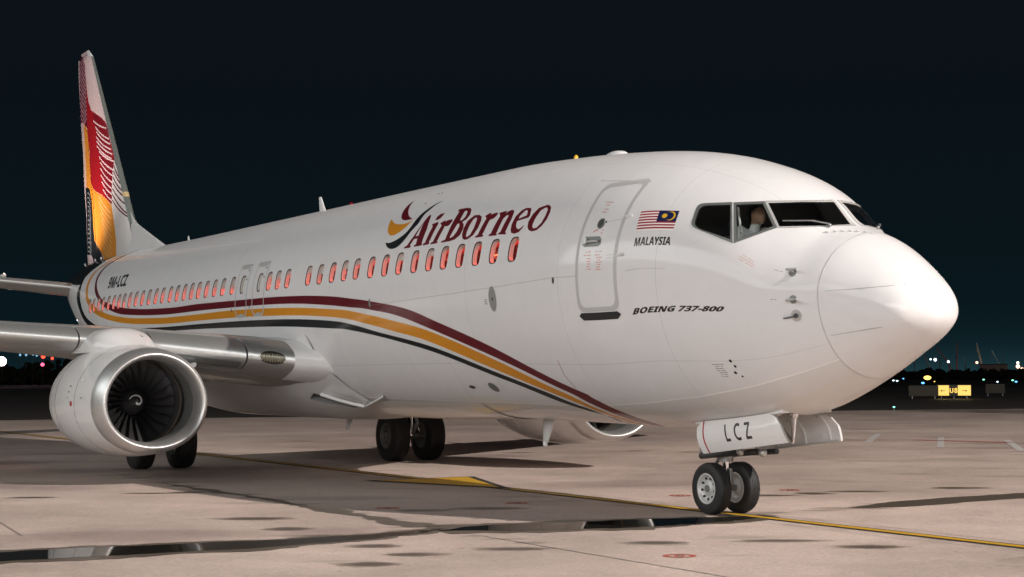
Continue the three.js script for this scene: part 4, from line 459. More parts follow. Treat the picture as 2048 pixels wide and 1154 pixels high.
  const on = (x, t, o) => { const r = 1.0 + .03 + o; return P(ENG.s + x, e.y + r * Math.cos(t), e.z + side * r * 1.08 * Math.sin(t)); };
  for (const [x, t, r, m] of [[1.35, 1.60, .045, mat.red], [1.36, 1.60, .034, mat.plainWhite], [1.75, 1.72, .04, mat.frameGrey], [1.5, 1.3, .012, mat.darkGrey], [1.52, 1.4, .012, mat.darkGrey], [1.54, 1.5, .012, mat.darkGrey], [.85, 1.2, .012, mat.bandGrey], [.7, 1.5, .014, mat.bandGrey]]) { const p = on(x, t, -.012), q = on(x, t, .012); mesh('cowl_fastener', bar(p, q, r, r, 16), m, g); }
}

// ------------------------------------------------------------------ tail
const finLE = table([5.0, 6.5, 8.25, 9.86, 11.5, 11.76], [30.3, 31.5, 32.88, 34.18, 35.5, 35.95]), finTE = table([5.0, 5.5, 6.7, 7.65, 8.67, 9.75, 11.18, 11.76], [35.8, 35.89, 36.04, 36.31, 36.48, 36.78, 37.07, 37.1]);
const FS = [29.6, 37.6], FY = [4.9, 12.0];
const finMat = (() => {
  const [c, x] = canvas(1024, 1024), X = ([s, y]) => [(s - FS[0]) / (FS[1] - FS[0]) * 1024, (1 - (y - FY[0]) / (FY[1] - FY[0])) * 1024], F = MAP.fin;
  x.fillStyle = '#dfc6c6'; x.fillRect(0, 0, 1024, 1024);
  const fill = (k, col) => { x.fillStyle = col; x.beginPath(); path(x, F[k], X); x.fill(); };
  const comb = (pts, col, w0, bend) => { x.strokeStyle = col; x.lineCap = 'round'; for (let i = 0; i < pts.length; i += 2) { const a = X(pts[i]), b = X(pts[i + 1]), m = [(a[0] + b[0]) / 2 + bend * (b[1] - a[1]), (a[1] + b[1]) / 2 - bend * (b[0] - a[0])]; x.lineWidth = w0; x.beginPath(); x.moveTo(...a); x.quadraticCurveTo(...m, ...b); x.stroke(); } };
  fill('white', '#d9d4d2'); fill('band', '#55101c'); fill('red', '#a3121d'); fill('marR', '#7d0d1c'); fill('mar', '#5a0d26'); fill('gold', '#dd8f2e'); fill('black', '#17191c');
  x.fillStyle = '#dcd8d6'; x.beginPath(); path(x, [[29.6, 4.9], [31.9, 4.9], [31.75, 6.4], [29.6, 6.6]], X); x.fill();
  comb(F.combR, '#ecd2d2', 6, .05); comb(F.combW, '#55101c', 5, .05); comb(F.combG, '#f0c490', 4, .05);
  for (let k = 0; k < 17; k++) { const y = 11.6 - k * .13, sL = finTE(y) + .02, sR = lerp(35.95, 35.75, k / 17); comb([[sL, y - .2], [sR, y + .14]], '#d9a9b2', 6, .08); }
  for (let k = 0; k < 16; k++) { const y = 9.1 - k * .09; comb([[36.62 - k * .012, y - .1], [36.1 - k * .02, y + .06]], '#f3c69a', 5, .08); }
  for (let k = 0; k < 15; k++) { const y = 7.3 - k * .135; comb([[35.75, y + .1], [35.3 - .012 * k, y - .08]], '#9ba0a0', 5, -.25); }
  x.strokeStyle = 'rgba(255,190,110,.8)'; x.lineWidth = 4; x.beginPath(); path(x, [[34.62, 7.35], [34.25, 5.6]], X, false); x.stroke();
  return MP({ map: tex(c), roughness: .36, clearcoat: 1, clearcoatRoughness: .1 });
})();
const finUV = (p) => [(-p.x - FS[0]) / (FS[1] - FS[0]), (p.y - FY[0]) / (FY[1] - FY[0])];
const finPt = (y, x, side, out = 0) => { const le = finLE(y), c = finTE(y) - le; return P(le + x * c - (x < .01 ? out : 0), y, side * (foil(x, .105) * c * (y > 11.5 ? 1 - (y - 11.5) / .26 * .9 : 1) + out)); };
const finY = [...span(4.95, 11.5, .2), 11.6, 11.68, 11.76], fx = [0, .002, .008, .02, .04, .07, .1, .15, .25, .35, .45, .55, .65];
{
  const f = part('vertical_fin', plane);
  for (const sd of [1, -1]) mesh('panel', sheet(finY.map((y) => fx.filter((x) => x >= .02).concat(.69).map((x) => finPt(y, x, sd))), finUV), finMat, f);
  const rud = finY.filter((y) => y < 11.62); for (const sd of [1, -1]) mesh('rudder', sheet(rud.map((y) => [.696, .75, .82, .9, 1].map((x) => finPt(y, x, sd))), finUV), finMat, f);
  mesh('hinge_gap', merge([1, -1].map((sd) => sheet(finY.map((y) => [.685, .70].map((x) => finPt(y, x, sd, -.01)))))), mat.bandGrey, f);
  const le = finY.filter((y) => y > 6.1 && y < 11.55); mesh('leading_edge', sheet(le.map((y) => [...fx.filter((x) => x <= .021).reverse().map((x) => finPt(y, x, 1, .005)), ...fx.filter((x) => x > 0 && x <= .021).map((x) => finPt(y, x, -1, .005))])), mat.finEdge, f);
  mesh('leading_edge_band', sheet([6.93, 7.0, 7.08].map((y) => [...fx.filter((x) => x <= .021).reverse().map((x) => finPt(y, x, 1, .011)), ...fx.filter((x) => x > 0 && x <= .021).map((x) => finPt(y, x, -1, .011))])), M({ color: C(.5, .38, .2), roughness: .5 }), f);
  mesh('tip_cap', sheet([11.5, 11.6, 11.7, 11.76].map((y) => [...fx.filter((x) => x <= .2).reverse().map((x) => finPt(y, x, 1, .004)), ...fx.filter((x) => x > 0 && x <= .2).map((x) => finPt(y, x, -1, .004))])), mat.plainWhite, f);
  const dl = table([5.15, 5.28, 5.6, 6.09, 6.3, 6.55], [27.9, 28.2, 29.25, 30.84, 31.2, 31.6]); for (const sd of [1, -1]) mesh('dorsal_fin', sheet(span(5.15, 6.52, .1).map((y) => [0, .02, .08, .2, .4, .7, 1].map((u) => { const s0 = dl(y), s1 = 32.0; return P(lerp(s0, s1, u), y, sd * (.012 + .19 * Math.sqrt(u) * Math.min(1, (s1 - s0) / 3) + (5.6 - Math.min(5.6, y)) * .2 * u)); }))), mat.white, f);
}
const tLE = (z) => 32.55 + .66 * z, tTE = (z) => 36.1 + .33 * z, tY = (z) => 4.30 + .125 * z;
const stPt = (z, x, up, side, out = 0) => { const le = tLE(z), c = tTE(z) - le; return P(le + x * c - (x === 0 ? out : 0), tY(z) + up * (foil(x, .11) * c + out), side * z); };
for (const side of [1, -1]) {
  const h = part('tailplane', plane), zs = span(.35, 6.9, .4), ux = [.07, .1, .15, .25, .4, .6, .8, 1];
  mesh('panel', sheet(zs.map((z) => [...ux.slice().reverse().map((x) => stPt(z, x, 1, side)), ...ux.map((x) => stPt(z, x, -1, side))])), mat.wingGrey, h);
  const lx = [0, .002, .008, .02, .04, .07]; mesh('leading_edge', sheet(zs.map((z) => [...lx.slice().reverse().map((x) => stPt(z, x, 1, side, .005)), ...lx.slice(1).map((x) => stPt(z, x, -1, side, .005))])), mat.metal, h);
  if (1) { const lg = part('logo_light', h), p = stPt(2.7, .22, 1, side, .03), L = new THREE.SpotLight(C(1, .84, .78), 130, 0, .95, .6, 2); mesh('housing', new THREE.SphereGeometry(.09, 14, 8).scale(1.5, .7, 1).translate(p.x, p.y, p.z), mat.wingGrey, lg); mesh('lens', new THREE.CylinderGeometry(.05, .05, .02, 16).rotateX(side * -.9).translate(p.x, p.y + .05, p.z - side * .05), glowM(1, .82, .7, 2), lg); L.name = 'logo_lamp'; L.position.set(p.x, p.y + .12, p.z - side * .09); L.target.position.set(-34.9, 9.2, 0); L.shadow.radius = 2; lg.add(L); lg.add(L.target); L.castShadow = true; }
  mesh('tip', sheet([0, 1].map((k) => [.0, .1, .3, .6, 1].map((x) => stPt(6.9, x, k ? 1 : -1, side)))), mat.wingGrey, h);
}
// ------------------------------------------------------------------ landing gear
function tyreGeo(R, w, rim) { const pts = [[rim, -w * .40], [rim + .015, -w * .47], [lerp(rim, R, .5), -w * .5], [R * .955, -w * .43], [R * .99, -w * .30]]; const groove = []; for (const q of [-.2, -.07, .07, .2]) groove.push([R, (q - .035) * w], [R, (q - .012) * w], [R - .012, (q - .011) * w], [R - .012, (q + .011) * w], [R, (q + .012) * w], [R, (q + .035) * w]); const mir = pts.slice().reverse().map(([r, x]) => [r, -x]); return new THREE.LatheGeometry([...pts, ...groove, ...mir].map((p) => new THREE.Vector2(...p)), 56).rotateX(Math.PI / 2); }
function rimGeo(rim, w, sgn) { const p = [[rim + .012, .46], [rim + .005, .475], [rim - .012, .47], [rim - .022, .42], [rim - .03, .30], [rim * .62, .20], [rim * .38, .24], [rim * .36, .33], [rim * .26, .34], [.012, .34]]; return new THREE.LatheGeometry(p.map(([r, x]) => new THREE.Vector2(r, x * w)), 44).rotateX(Math.PI / 2).scale(1, 1, sgn); }
function wheel(g, c, R, w, rim, out, tyreMat, rimMat) {
  mesh('tyre', tyreGeo(R, w, rim).translate(c.x, c.y, c.z), tyreMat, g);
  for (const sg of [1, -1]) mesh('rim', rimGeo(rim, w, sg).translate(c.x, c.y, c.z), rimMat, g);
  const z = c.z + out * w * .345; mesh('hub_cap', new THREE.CylinderGeometry(rim * .22, rim * .25, .02, 20).rotateX(Math.PI / 2).translate(c.x, c.y, z + out * .008), mat.frameGrey, g);
  for (let k = 0; k < 9; k++) { const t = k / 9 * 6.2832 + .5, r = rim * .72; mesh('wheel_hole', new THREE.CylinderGeometry(.017, .017, .03, 10).rotateX(Math.PI / 2).translate(c.x + r * Math.cos(t), c.y + r * Math.sin(t), c.z + out * w * .245), mat.black, g); }
}
{ // nose gear
  const g = part('nose_gear', plane), s = 4.09;
  wheel(g, P(s, .345, .235), .345, .2, .195, 1, mat.rubber, mat.wheel); wheel(g, P(s, .345, -.235), .345, .2, .195, -1, mat.rubber, mat.wheel);
  mesh('axle', bar(P(s, .345, -.25), P(s, .345, .25), .04), mat.dullMetal, g);
  mesh('piston', bar(P(s, .36, 0), P(s - .02, .92, 0), .048), mat.chrome, g);
  mesh('strut', bar(P(s - .01, .78, 0), P(s - .06, 1.75, 0), .085), mat.plainWhite, g);
  mesh('steering_collar', merge([bar(P(s - .01, .80, 0), P(s - .012, .87, 0), .115), bar(P(s - .01, .70, 0), P(s - .012, .78, 0), .10)]), mat.dullMetal, g);
  for (const z of [.14, -.14]) mesh('steering_cylinder', merge([bar(P(4.45, .765, z), P(3.58, .845, z), .045), bar(P(3.6, .83, z * .7), P(3.12, .865, z * .8), .036)]), mat.darkGrey, g);
  for (const [ds, z] of [[-.53, .15], [-.97, .12]]) mesh('cylinder_end', new THREE.SphereGeometry(.058, 14, 10).translate(-s - ds, .855, z), mat.metal, g);
  mesh('torque_link', merge([bar(P(s + .02, .42, 0), P(s + .26, .60, .03), .026, .02), bar(P(s + .26, .60, .03), P(s + .05, .80, 0), .02, .026)]), mat.dullMetal, g);
  mesh('tow_fitting', merge([box(.07, .22, .05, P(s - .10, .50, 0), [0, 0, .12]), new THREE.TorusGeometry(.03, .012, 8, 16).translate(-s - .27, .865, .2)]), mat.dullMetal, g);
  mesh('tow_pin', box(.05, .05, .05, P(s - .085, .40, 0)), mat.red, g);
  mesh('drag_brace', merge([bar(P(s - .04, 1.05, .05), P(s - 1.15, 1.42, .16), .035), bar(P(s - .04, 1.05, -.05), P(s - 1.15, 1.42, -.16), .035), bar(P(s - .95, 1.34, .14), P(s - .95, 1.34, -.14), .03)]), mat.plainWhite, g);
  mesh('lock_strut', merge([bar(P(2.62, 1.42, .0), P(2.60, 1.0, .04), .05, .018), bar(P(2.60, 1.0, .04), P(2.9, 1.25, .05), .022), new THREE.SphereGeometry(.07, 12, 8).translate(-2.62, 1.36, 0)]), mat.chrome, g);
  const lamp = new THREE.CylinderGeometry(.08, .05, .07, 20).rotateZ(-Math.PI / 2).translate(-(s - .16), 1.03, 0); mesh('taxi_lamp', lamp, mat.frameGrey, g);
  // bay walls
  const bay = part('gear_bay', plane), q = (s2, z) => P(s2, sec(s2)[1] + .03, z); const wall = (a, b, y) => sheet([[a, b], [a.clone().setY(y), b.clone().setY(y)]]);
  mesh('bay_wall', merge([wall(q(2.37, .4), q(4.21, .4), 1.95), wall(q(2.37, -.4), q(4.21, -.4), 1.95), wall(q(2.37, .4), q(2.37, -.4), 1.95), wall(q(4.21, .4), q(4.21, -.4), 1.95), sheet([[P(2.3, 1.95, .42), P(2.3, 1.95, -.42)], [P(4.25, 1.95, .42), P(4.25, 1.95, -.42)]])]), mat.plainWhite, bay);
  for (const ss of [2.8, 3.3, 3.8]) mesh('bay_rib', box(.05, .08, .78, P(ss, 1.9, 0)), mat.bandGrey, bay);
  // doors, hinged along the bay's sides
  const [dc, dx] = canvas(1024, 256); dx.fillStyle = '#e2e0de'; dx.fillRect(0, 0, 1024, 256);
  dx.fillStyle = '#a51320'; dx.fillRect(74, 0, 17, 256); dx.fillStyle = '#191919'; dx.font = '124px sans-serif'; dx.textAlign = 'center'; dx.save(); dx.translate(505, 182); dx.scale(1.08, 1.5); let lx = -118; for (const ch of 'LCZ') { dx.fillText(ch, lx, 0); dx.strokeStyle = '#191919'; dx.lineWidth = 6; dx.strokeText(ch, lx, 0); lx += 118; } dx.restore();
  const doorMat = MP({ map: tex(dc), roughness: .34, clearcoat: 1, clearcoatRoughness: .08 });
  const innerMat = M({ color: C(.74, .73, .73), metalness: .25, roughness: .25 });
  const dTop = (t) => { const s2 = lerp(4.13, 2.40, t); return [s2, sec(s2)[1] + .035 + (.4 / sec(s2)[2]) ** 2 * .35]; };
  const dBot = (t) => { const s2 = lerp(3.98, 2.20, t); return [s2, lerp(.815, 1.02, t)]; };
  for (const sd of [1, -1]) {
    const d = part('gear_door', g === null ? plane : plane), rows = [], rowsI = [];
    for (let i = 0; i <= 28; i++) { const t = i / 28, A = dTop(t), B = dBot(t), e = Math.min(1, Math.min(t * 14, (1 - t) * 6)), cut = 1 - Math.sqrt(1 - (1 - e) ** 2), o = [], n = []; for (let j = 0; j <= 10; j++) { const v = lerp(cut * (t < .5 ? .2 : .5), 1, j / 10), bul = .07 * Math.sin(v * Math.PI * .9) * (1 - .3 * t), ss = lerp(A[0], B[0], v), yy = lerp(A[1], B[1], v); o.push(P(ss, yy, sd * (.42 + bul))); n.push(P(ss, yy, sd * (.395 + bul * .8))); } rows.push(o); rowsI.push(n); }
    const uvf = (p, i, j) => [rowsUV(i), 1 - j / 10]; function rowsUV(i) { return i / 28; }
    mesh('outer_skin', sheet(rows, uvf), sd > 0 ? doorMat : mat.white, d); mesh('inner_skin', sheet(rowsI.map((r, i) => r.map((p, j) => { const q = p.clone(); q.z += sd * .012 * noise.noise(i * .33, j * .5, 3 + sd); return q; }))), innerMat, d);
    mesh('edge', merge([sheet([rows.map((r) => r[10]), rowsI.map((r) => r[10])]), sheet([rows[0], rowsI[0]]), sheet([rows[28], rowsI[28]]), sheet([rows.map((r) => r[0]), rowsI.map((r) => r[0])])]), mat.bandGrey, d);
    for (const t of [.15, .5, .85]) { const A = dTop(t); mesh('hinge_arm', tube([P(A[0], A[1] - .06, sd * .40), P(A[0], A[1] + .1, sd * .34), P(A[0], A[1] + .2, sd * .38)], .02, 8, 10), mat.bandGrey, d); }
    for (const t of [.3, .62, .9]) { const A = dTop(t), B = dBot(t); mesh('door_rib', tube([P(A[0], A[1] - .05, sd * .40), P(lerp(A[0], B[0], .5), lerp(A[1], B[1], .5), sd * .435), P(B[0], B[1] + .03, sd * .40)], .014, 6, 10), mat.plainWhite, d); }
    mesh('door_rail', tube([.03, .25, .5, .75, .97].map((t) => { const B = dBot(t); return P(B[0], B[1] + .012, sd * .41); }), .014, 6, 20), mat.bandGrey, d);
  }
}
for (const side of [1, -1]) { // main gear
  const g = part('main_gear', plane), s = 19.69, z = side * 2.86;
  for (const o of [1, -1]) wheel(g, P(s, .56, z + o * .43), .565, .40, .27, o, mat.rubber, mat.frameGrey);
  mesh('axle', bar(P(s, .56, z - .45), P(s, .56, z + .45), .075), mat.dullMetal, g);
  mesh('piston', bar(P(s, .56, z), P(s - .03, 1.25, z), .085), mat.chrome, g);
  mesh('strut', merge([bar(P(s - .03, 1.1, z), P(s - .12, 2.4, z + side * .08), .14), box(.34, .30, .22, P(s - .02, 1.28, z))]), mat.plainWhite, g);
  mesh('torque_link', merge([bar(P(s - .1, .60, z), P(s - .36, .85, z), .035), bar(P(s - .36, .85, z), P(s - .12, 1.15, z), .035)]), mat.metal, g);
  mesh('side_strut', bar(P(s - .05, 1.35, z), P(s - .1, 2.0, z - side * 1.3), .06), mat.plainWhite, g);
  mesh('brake_hose', merge([tube([P(s - .15, .95, z + .05), P(s - .24, .72, z + .12), P(s - .2, .60, z + .2), P(s - .24, .78, z + .26)], .017), tube([P(s - .15, .95, z - .05), P(s - .26, .70, z - .08), P(s - .2, .58, z - .18)], .017)]), mat.chrome, g);
  mesh('brake', new THREE.CylinderGeometry(.22, .22, .16, 28).rotateX(Math.PI / 2).translate(-s, .56, z + .2), mat.darkGrey, g);
  const d = mesh('gear_fairing_door', box(.9, .6, .04, P(s - .05, 1.72, z + side * .42), [side * .15, 0, 0]), mat.white, g);
}
// ------------------------------------------------------------------ the pilot in the starboard seat
{
  // joints (station, height, lateral) with radii; one field, one surface
  const J = { hip: [2.86, 3.02, .52, .15], waist: [2.90, 3.25, .52, .135], chest: [2.90, 3.53, .52, .15], neck: [2.85, 3.72, .52, .056], head: [2.76, 3.87, .53, .078], brow: [2.77, 3.925, .53, .08], chin: [2.69, 3.80, .535, .04], nose: [2.645, 3.86, .54, .012],
    shR: [2.90, 3.67, .71, .07], elR: [2.76, 3.36, .80, .052], wrR: [2.52, 3.34, .72, .036], hdR: [2.44, 3.36, .70, .035], shL: [2.90, 3.67, .33, .07], elL: [2.76, 3.36, .26, .052], wrL: [2.52, 3.34, .30, .036], hdL: [2.44, 3.36, .31, .035],
    knR: [2.36, 3.0, .64, .085], ftR: [2.22, 2.72, .64, .06], knL: [2.36, 3.0, .40, .085], ftL: [2.22, 2.72, .40, .06] };
  const bones = [['hip', 'waist'], ['waist', 'chest'], ['chest', 'neck'], ['neck', 'head'], ['head', 'brow'], ['head', 'chin'], ['head', 'nose'], ['chest', 'shR'], ['shR', 'elR'], ['elR', 'wrR'], ['wrR', 'hdR'], ['chest', 'shL'], ['shL', 'elL'], ['elL', 'wrL'], ['wrL', 'hdL'], ['hip', 'knR'], ['knR', 'ftR'], ['hip', 'knL'], ['knL', 'ftL']];
  const hand = (h, sd) => { const o = []; for (let f = 0; f < 4; f++) { const z = h[2] + (f - 1.5) * .018, L = [.045, .055, .05, .038][f]; o.push([[h[0] - .02, h[1] + .005, z, .011], [h[0] - .02 - L * .7, h[1] + .012, z, .009]], [[h[0] - .02 - L * .7, h[1] + .012, z, .009], [h[0] - .03 - L, h[1] - .02, z, .008]]); } o.push([[h[0], h[1], h[2] - sd * .03, .012], [h[0] - .045, h[1] - .012, h[2] - sd * .05, .009]]); return o; };
  const caps = [...bones.map(([a, b]) => [J[a], J[b]]), ...hand(J.hdR, 1), ...hand(J.hdL, -1)];
  const R = 96, mc = new MarchingCubes(R, new THREE.MeshStandardMaterial(), false, false, 200000), half = .78, cx = 2.6, cy = 3.33, cz = .52; mc.isolation = 0;
  for (let k = 0; k < R; k++) for (let j = 0; j < R; j++) for (let i = 0; i < R; i++) {
    const x = cx + ((i - R / 2) / (R / 2)) * half, y = cy + ((j - R / 2) / (R / 2)) * half, z = cz + ((k - R / 2) / (R / 2)) * half; let acc = 0; const kk = 85;
    for (const [a, b] of caps) { const bx = b[0] - a[0], by = b[1] - a[1], bz = b[2] - a[2], t = clamp(((x - a[0]) * bx + (y - a[1]) * by + (z - a[2]) * bz) / (bx * bx + by * by + bz * bz), 0, 1), d = Math.hypot(x - a[0] - bx * t, y - a[1] - by * t, z - a[2] - bz * t) - lerp(a[3], b[3], t); if (d < .25) acc += Math.exp(-kk * d); }
    mc.field[i + j * R + k * R * R] = acc > 0 ? Math.log(acc) / kk : -.25;
  }
  mc.update(); const n = mc.count, pos = [], nor = [], col = [];
  for (let i = 0; i < n; i++) { const X = mc.positionArray[i * 3], Y = mc.positionArray[i * 3 + 1], Z = mc.positionArray[i * 3 + 2], s = cx + X * half, y = cy + Y * half, z = cz + Z * half; pos.push(-s, y, z); nor.push(-mc.normalArray[i * 3], mc.normalArray[i * 3 + 1], mc.normalArray[i * 3 + 2]); const skinC = y > 3.765 || (s < 2.60 && y > 3.25) , c = skinC ? [.36, .21, .14] : y < 3.13 ? [.02, .022, .03] : [.78, .78, .78]; col.push(...c); }
  for (let i = 0; i < n; i += 3) for (const A of [pos, nor]) for (let c = 0; c < 3; c++) { const q = A[(i + 1) * 3 + c]; A[(i + 1) * 3 + c] = A[(i + 2) * 3 + c]; A[(i + 2) * 3 + c] = q; }
  const g = geoOf(pos, null, pos.flatMap((_, i) => i % 3 ? [] : [0, 0]), nor); g.setAttribute('color', new THREE.Float32BufferAttribute(col, 3));
  const p = thing('person', 'person in a white short-sleeved shirt seated behind the cockpit side window', 'person');
  const body = mesh('body', g, M({ vertexColors: true, roughness: .7 }), p);
  const hair = new THREE.SphereGeometry(.122, 24, 16, 0, 6.2832, 0, 1.72).rotateZ(.8).translate(-2.797, 3.905, .53); mesh('hair', hair, M({ color: C(.012, .01, .009), roughness: .7 }), p);
  for (const z of [.36, .68]) mesh('epaulette', box(.05, .014, .12, P(2.90, 3.745, z), [z > .5 ? .25 : -.25, 0, 0]), mat.black, p);
  for (const dz of [-.032, .034]) mesh('eye', new THREE.SphereGeometry(.0065, 8, 6).translate(-2.684, 3.9, .535 + dz), mat.black, p);
  for (const dz of [-.088, .088]) mesh('ear', new THREE.SphereGeometry(.026, 10, 8).scale(.6, 1, .4).translate(-2.775, 3.885, .53 + dz), M({ color: C(.36, .21, .14), roughness: .6 }), p);
  p.position.set(.17, -.005, .02);
  mesh('headset', new THREE.TorusGeometry(.125, .011, 8, 28, Math.PI).rotateY(Math.PI / 2).translate(-2.785, 3.93, .53), mat.black, p);
}
// ------------------------------------------------------------------ apron
const TX = { s0: -10, s1: 34, z0: -28, z1: 16 };
function concrete(big) {
  const N = 2048, [c, x] = canvas(N, N), [rc, rx] = canvas(N, N), w = TX.s1 - TX.s0, m = N / w, U = (s, z) => [(s - TX.s0) * m, (z - TX.z0) * m];
  const im = x.createImageData(N, N), ri = rx.createImageData(N, N);
  for (let j = 0; j < N; j++) for (let i = 0; i < N; i++) {
    const s = i / m, z = j / m, g = rnd(), b = noise.noise(s * .33, z * .33, 1) * .5 + noise.noise(s * 1.1, z * 1.1, 5) * .3 + noise.noise(s * 4, z * 4, 9) * .2, d = noise.noise(s * .12 + 7, z * .12, 3), v = 1 + .17 * b + (g - .5) * .16 + .09 * d, k = (j * N + i) * 4;
    im.data[k] = clamp(180 * v, 0, 255); im.data[k + 1] = clamp(164 * v + 2 * d, 0, 255); im.data[k + 2] = clamp(155 * v, 0, 255); im.data[k + 3] = 255;
    const r = clamp(172 + 70 * b + (g - .5) * 30, 70, 250); ri.data[k] = ri.data[k + 1] = ri.data[k + 2] = r; ri.data[k + 3] = 255;
  }
  x.putImageData(im, 0, 0); rx.putImageData(ri, 0, 0);
  if (big) {
    // stains: clusters of small irregular blots, drawn out along the wind
    const shapeAt = (s, z, L, D, f) => { const o = []; for (let q = 0; q < 40; q++) { const t = q / 40 * 6.2832, r = 1 + .38 * noise.noise(Math.cos(t) * 1.7 + s * 3, Math.sin(t) * 1.7 + z * 3, f) + .22 * noise.noise(Math.cos(t) * 5 + s, Math.sin(t) * 5, f + 3), u = Math.cos(t) * L * r, v = Math.sin(t) * D * r; o.push(U(s - u * .49 + v * .87, z - u * .87 - v * .49)); } return o; };
    const lay = (c2, o) => { c2.beginPath(); o.forEach((p, q) => q ? c2.lineTo(...p) : c2.moveTo(...p)); c2.closePath(); c2.fill(); };
    const blot = (s, z, L, D, n, al, wet) => { for (let q = 0; q < n; q++) { const k = 1 - .75 * q / n, o = shapeAt(s + rr(-.12, .12) * L, z + rr(-.12, .12) * L, L * k, D * k, q * 1.3); x.fillStyle = `rgba(${wet ? '70,63,53' : '96,86,75'},${al})`; lay(x, o); rx.fillStyle = `rgba(95,95,95,${al})`; lay(rx, o); } };
    MAP.stain.forEach(([s, z], i) => blot(s, z, rr(.30, .58), rr(.16, .30), 7, .23, true));
    for (let i = 0; i < 46; i++) blot(rr(-8, 32), rr(-26, 14), rr(.8, 2.6), rr(.4, 1.3), 5, .065, false);
    for (let i = 0; i < 170; i++) blot(rr(-8, 32), rr(-26, 14), rr(.15, .9), rr(.08, .35), 4, .07, false);
    for (let i = 0; i < 1500; i++) { const [px, py] = U(rr(-10, 34), rr(-28, 16)); x.fillStyle = `rgba(40,36,30,${rr(.1, .5)})`; x.fillRect(px, py, rr(1, 3), rr(1, 2.4)); }
    // damp along the joints
    for (let i = 0; i < 60; i++) blot(4 + rr(-.5, .5) * rnd(), rr(-12, 14), rr(.15, .5), rr(.1, .25), 3, .12, true);
    for (let i = 0; i < 40; i++) blot(rr(2, 18), 4.25 + rr(-.3, .3) * rnd(), rr(.1, .4), rr(.08, .2), 3, .12, true);
    // rubber laid down along the guide line
    for (let i = 0; i < 900; i++) { const [px, py] = U(rr(-8, 30), (rnd() < .5 ? .25 : -.25) + (rnd() - .5) * .5); x.fillStyle = `rgba(60,54,48,${rr(.03, .12)})`; x.fillRect(px, py, rr(10, 60), rr(1, 4)); }
    // hairline cracks
    x.strokeStyle = 'rgba(58,50,42,.75)'; x.lineWidth = 1.1; for (const p of [[[9.6, -5.3], [8.6, -6.0], [7.3, -7.0], [6.0, -7.9], [3.5, -9.6]], [[12, 8], [9, 8.6], [6, 8.9]]]) { x.beginPath(); p.forEach((q, i) => { const [a, b] = U(...q); i ? x.lineTo(a, b) : x.moveTo(a, b); }); x.stroke(); }
  }
  const t = tex(c), r = tex(rc, false); return M({ map: t, roughnessMap: r, roughness: 1, bumpMap: r, bumpScale: .004 });
}
const slabMat = concrete(true), farMat = concrete(false);
const uvG = (s, z) => [(s - TX.s0) / (TX.s1 - TX.s0), 1 - (z - TX.z0) / (TX.z1 - TX.z0)];
{
  const ap = new THREE.Group(); ap.name = 'apron'; ap.userData.kind = 'structure'; scene.add(ap);
  const slab = (s0, s1, z0, z1, m) => { const g = .012, ch = .008, S = [s0 + g, s0 + g + ch, ...span(s0 + 1, s1 - 1, 4), s1 - g - ch, s1 - g], Z = [z0 + g, z0 + g + ch, ...span(z0 + 1, z1 - 1, 4), z1 - g - ch, z1 - g]; return mesh('slab', sheet(S.map((s, i) => Z.map((z, j) => P(s, (i === 0 || j === 0 || i === S.length - 1 || j === Z.length - 1) ? -.03 : 0, z))), (p) => uvG(-p.x, p.z)), m, ap); };
  const SJ = [-36, -26, -16, -6, 4, 14, 24, 34, 44, 54], ZJ = [34.3, 24.3, 14.3, 4.3, -5.7, -15.7, -25.7, -35.7, -45.7].reverse();
  for (let i = 0; i < SJ.length - 1; i++) for (let j = 0; j < ZJ.length - 1; j++) { const inside = SJ[i] >= TX.s0 - 7 && SJ[i + 1] <= 34 && ZJ[j] >= -26 && ZJ[j + 1] <= 14.4; slab(SJ[i], SJ[i + 1], ZJ[j], ZJ[j + 1], inside ? slabMat : farMat); }
  mesh('joint_filler', new THREE.PlaneGeometry(260, 260).rotateX(-Math.PI / 2).translate(-10, -.014, 0), M({ color: C(.035, .03, .025), roughness: .7 }), ap);
}
// far paving, then grass to the horizon
function flat(name, pts, y, m, parent = scene) { const sh = new THREE.Shape(pts.map(([s, z]) => new THREE.Vector2(-s, -z))), g = new THREE.ShapeGeometry(sh).rotateX(-Math.PI / 2).translate(0, y, 0); const p = g.attributes.position, uv = []; for (let i = 0; i < p.count; i++) uv.push(...uvG(-p.getX(i), p.getZ(i))); g.setAttribute('uv', new THREE.Float32BufferAttribute(uv, 2)); return mesh(name, g, m, parent); }
tag(flat('far_pavement', [[54.02, -45.72], [54.02, 34.3], [64, 60], [64, -6], [51, -52], [30, -120], [-60, -400], [-200, -400], [-200, -45.72]], -.006, farMat), null, null, null, 'structure');
tag(flat('near_pavement', [[-36.02, -45.72], [-200, -45.72], [-200, 200], [64, 200], [64, 34.32], [-36.02, 34.32]], -.006, farMat), null, null, null, 'structure');
const grassMat = (() => { const [c, x] = canvas(512, 512); x.fillStyle = '#2f3320'; x.fillRect(0, 0, 512, 512); for (let i = 0; i < 9000; i++) { x.fillStyle = `rgba(${rr(30, 90) | 0},${rr(40, 85) | 0},${rr(20, 45) | 0},.4)`; x.fillRect(rnd() * 512, rnd() * 512, rr(1, 5), rr(1, 3)); } const t = tex(c); t.repeat.set(14, 14); return M({ map: t, roughness: 1 }); })();
tag(flat('grass_field', [[-3000, -3000], [3000, -3000], [3000, 3000], [-3000, 3000]], -.05, grassMat), null, null, null, 'structure');
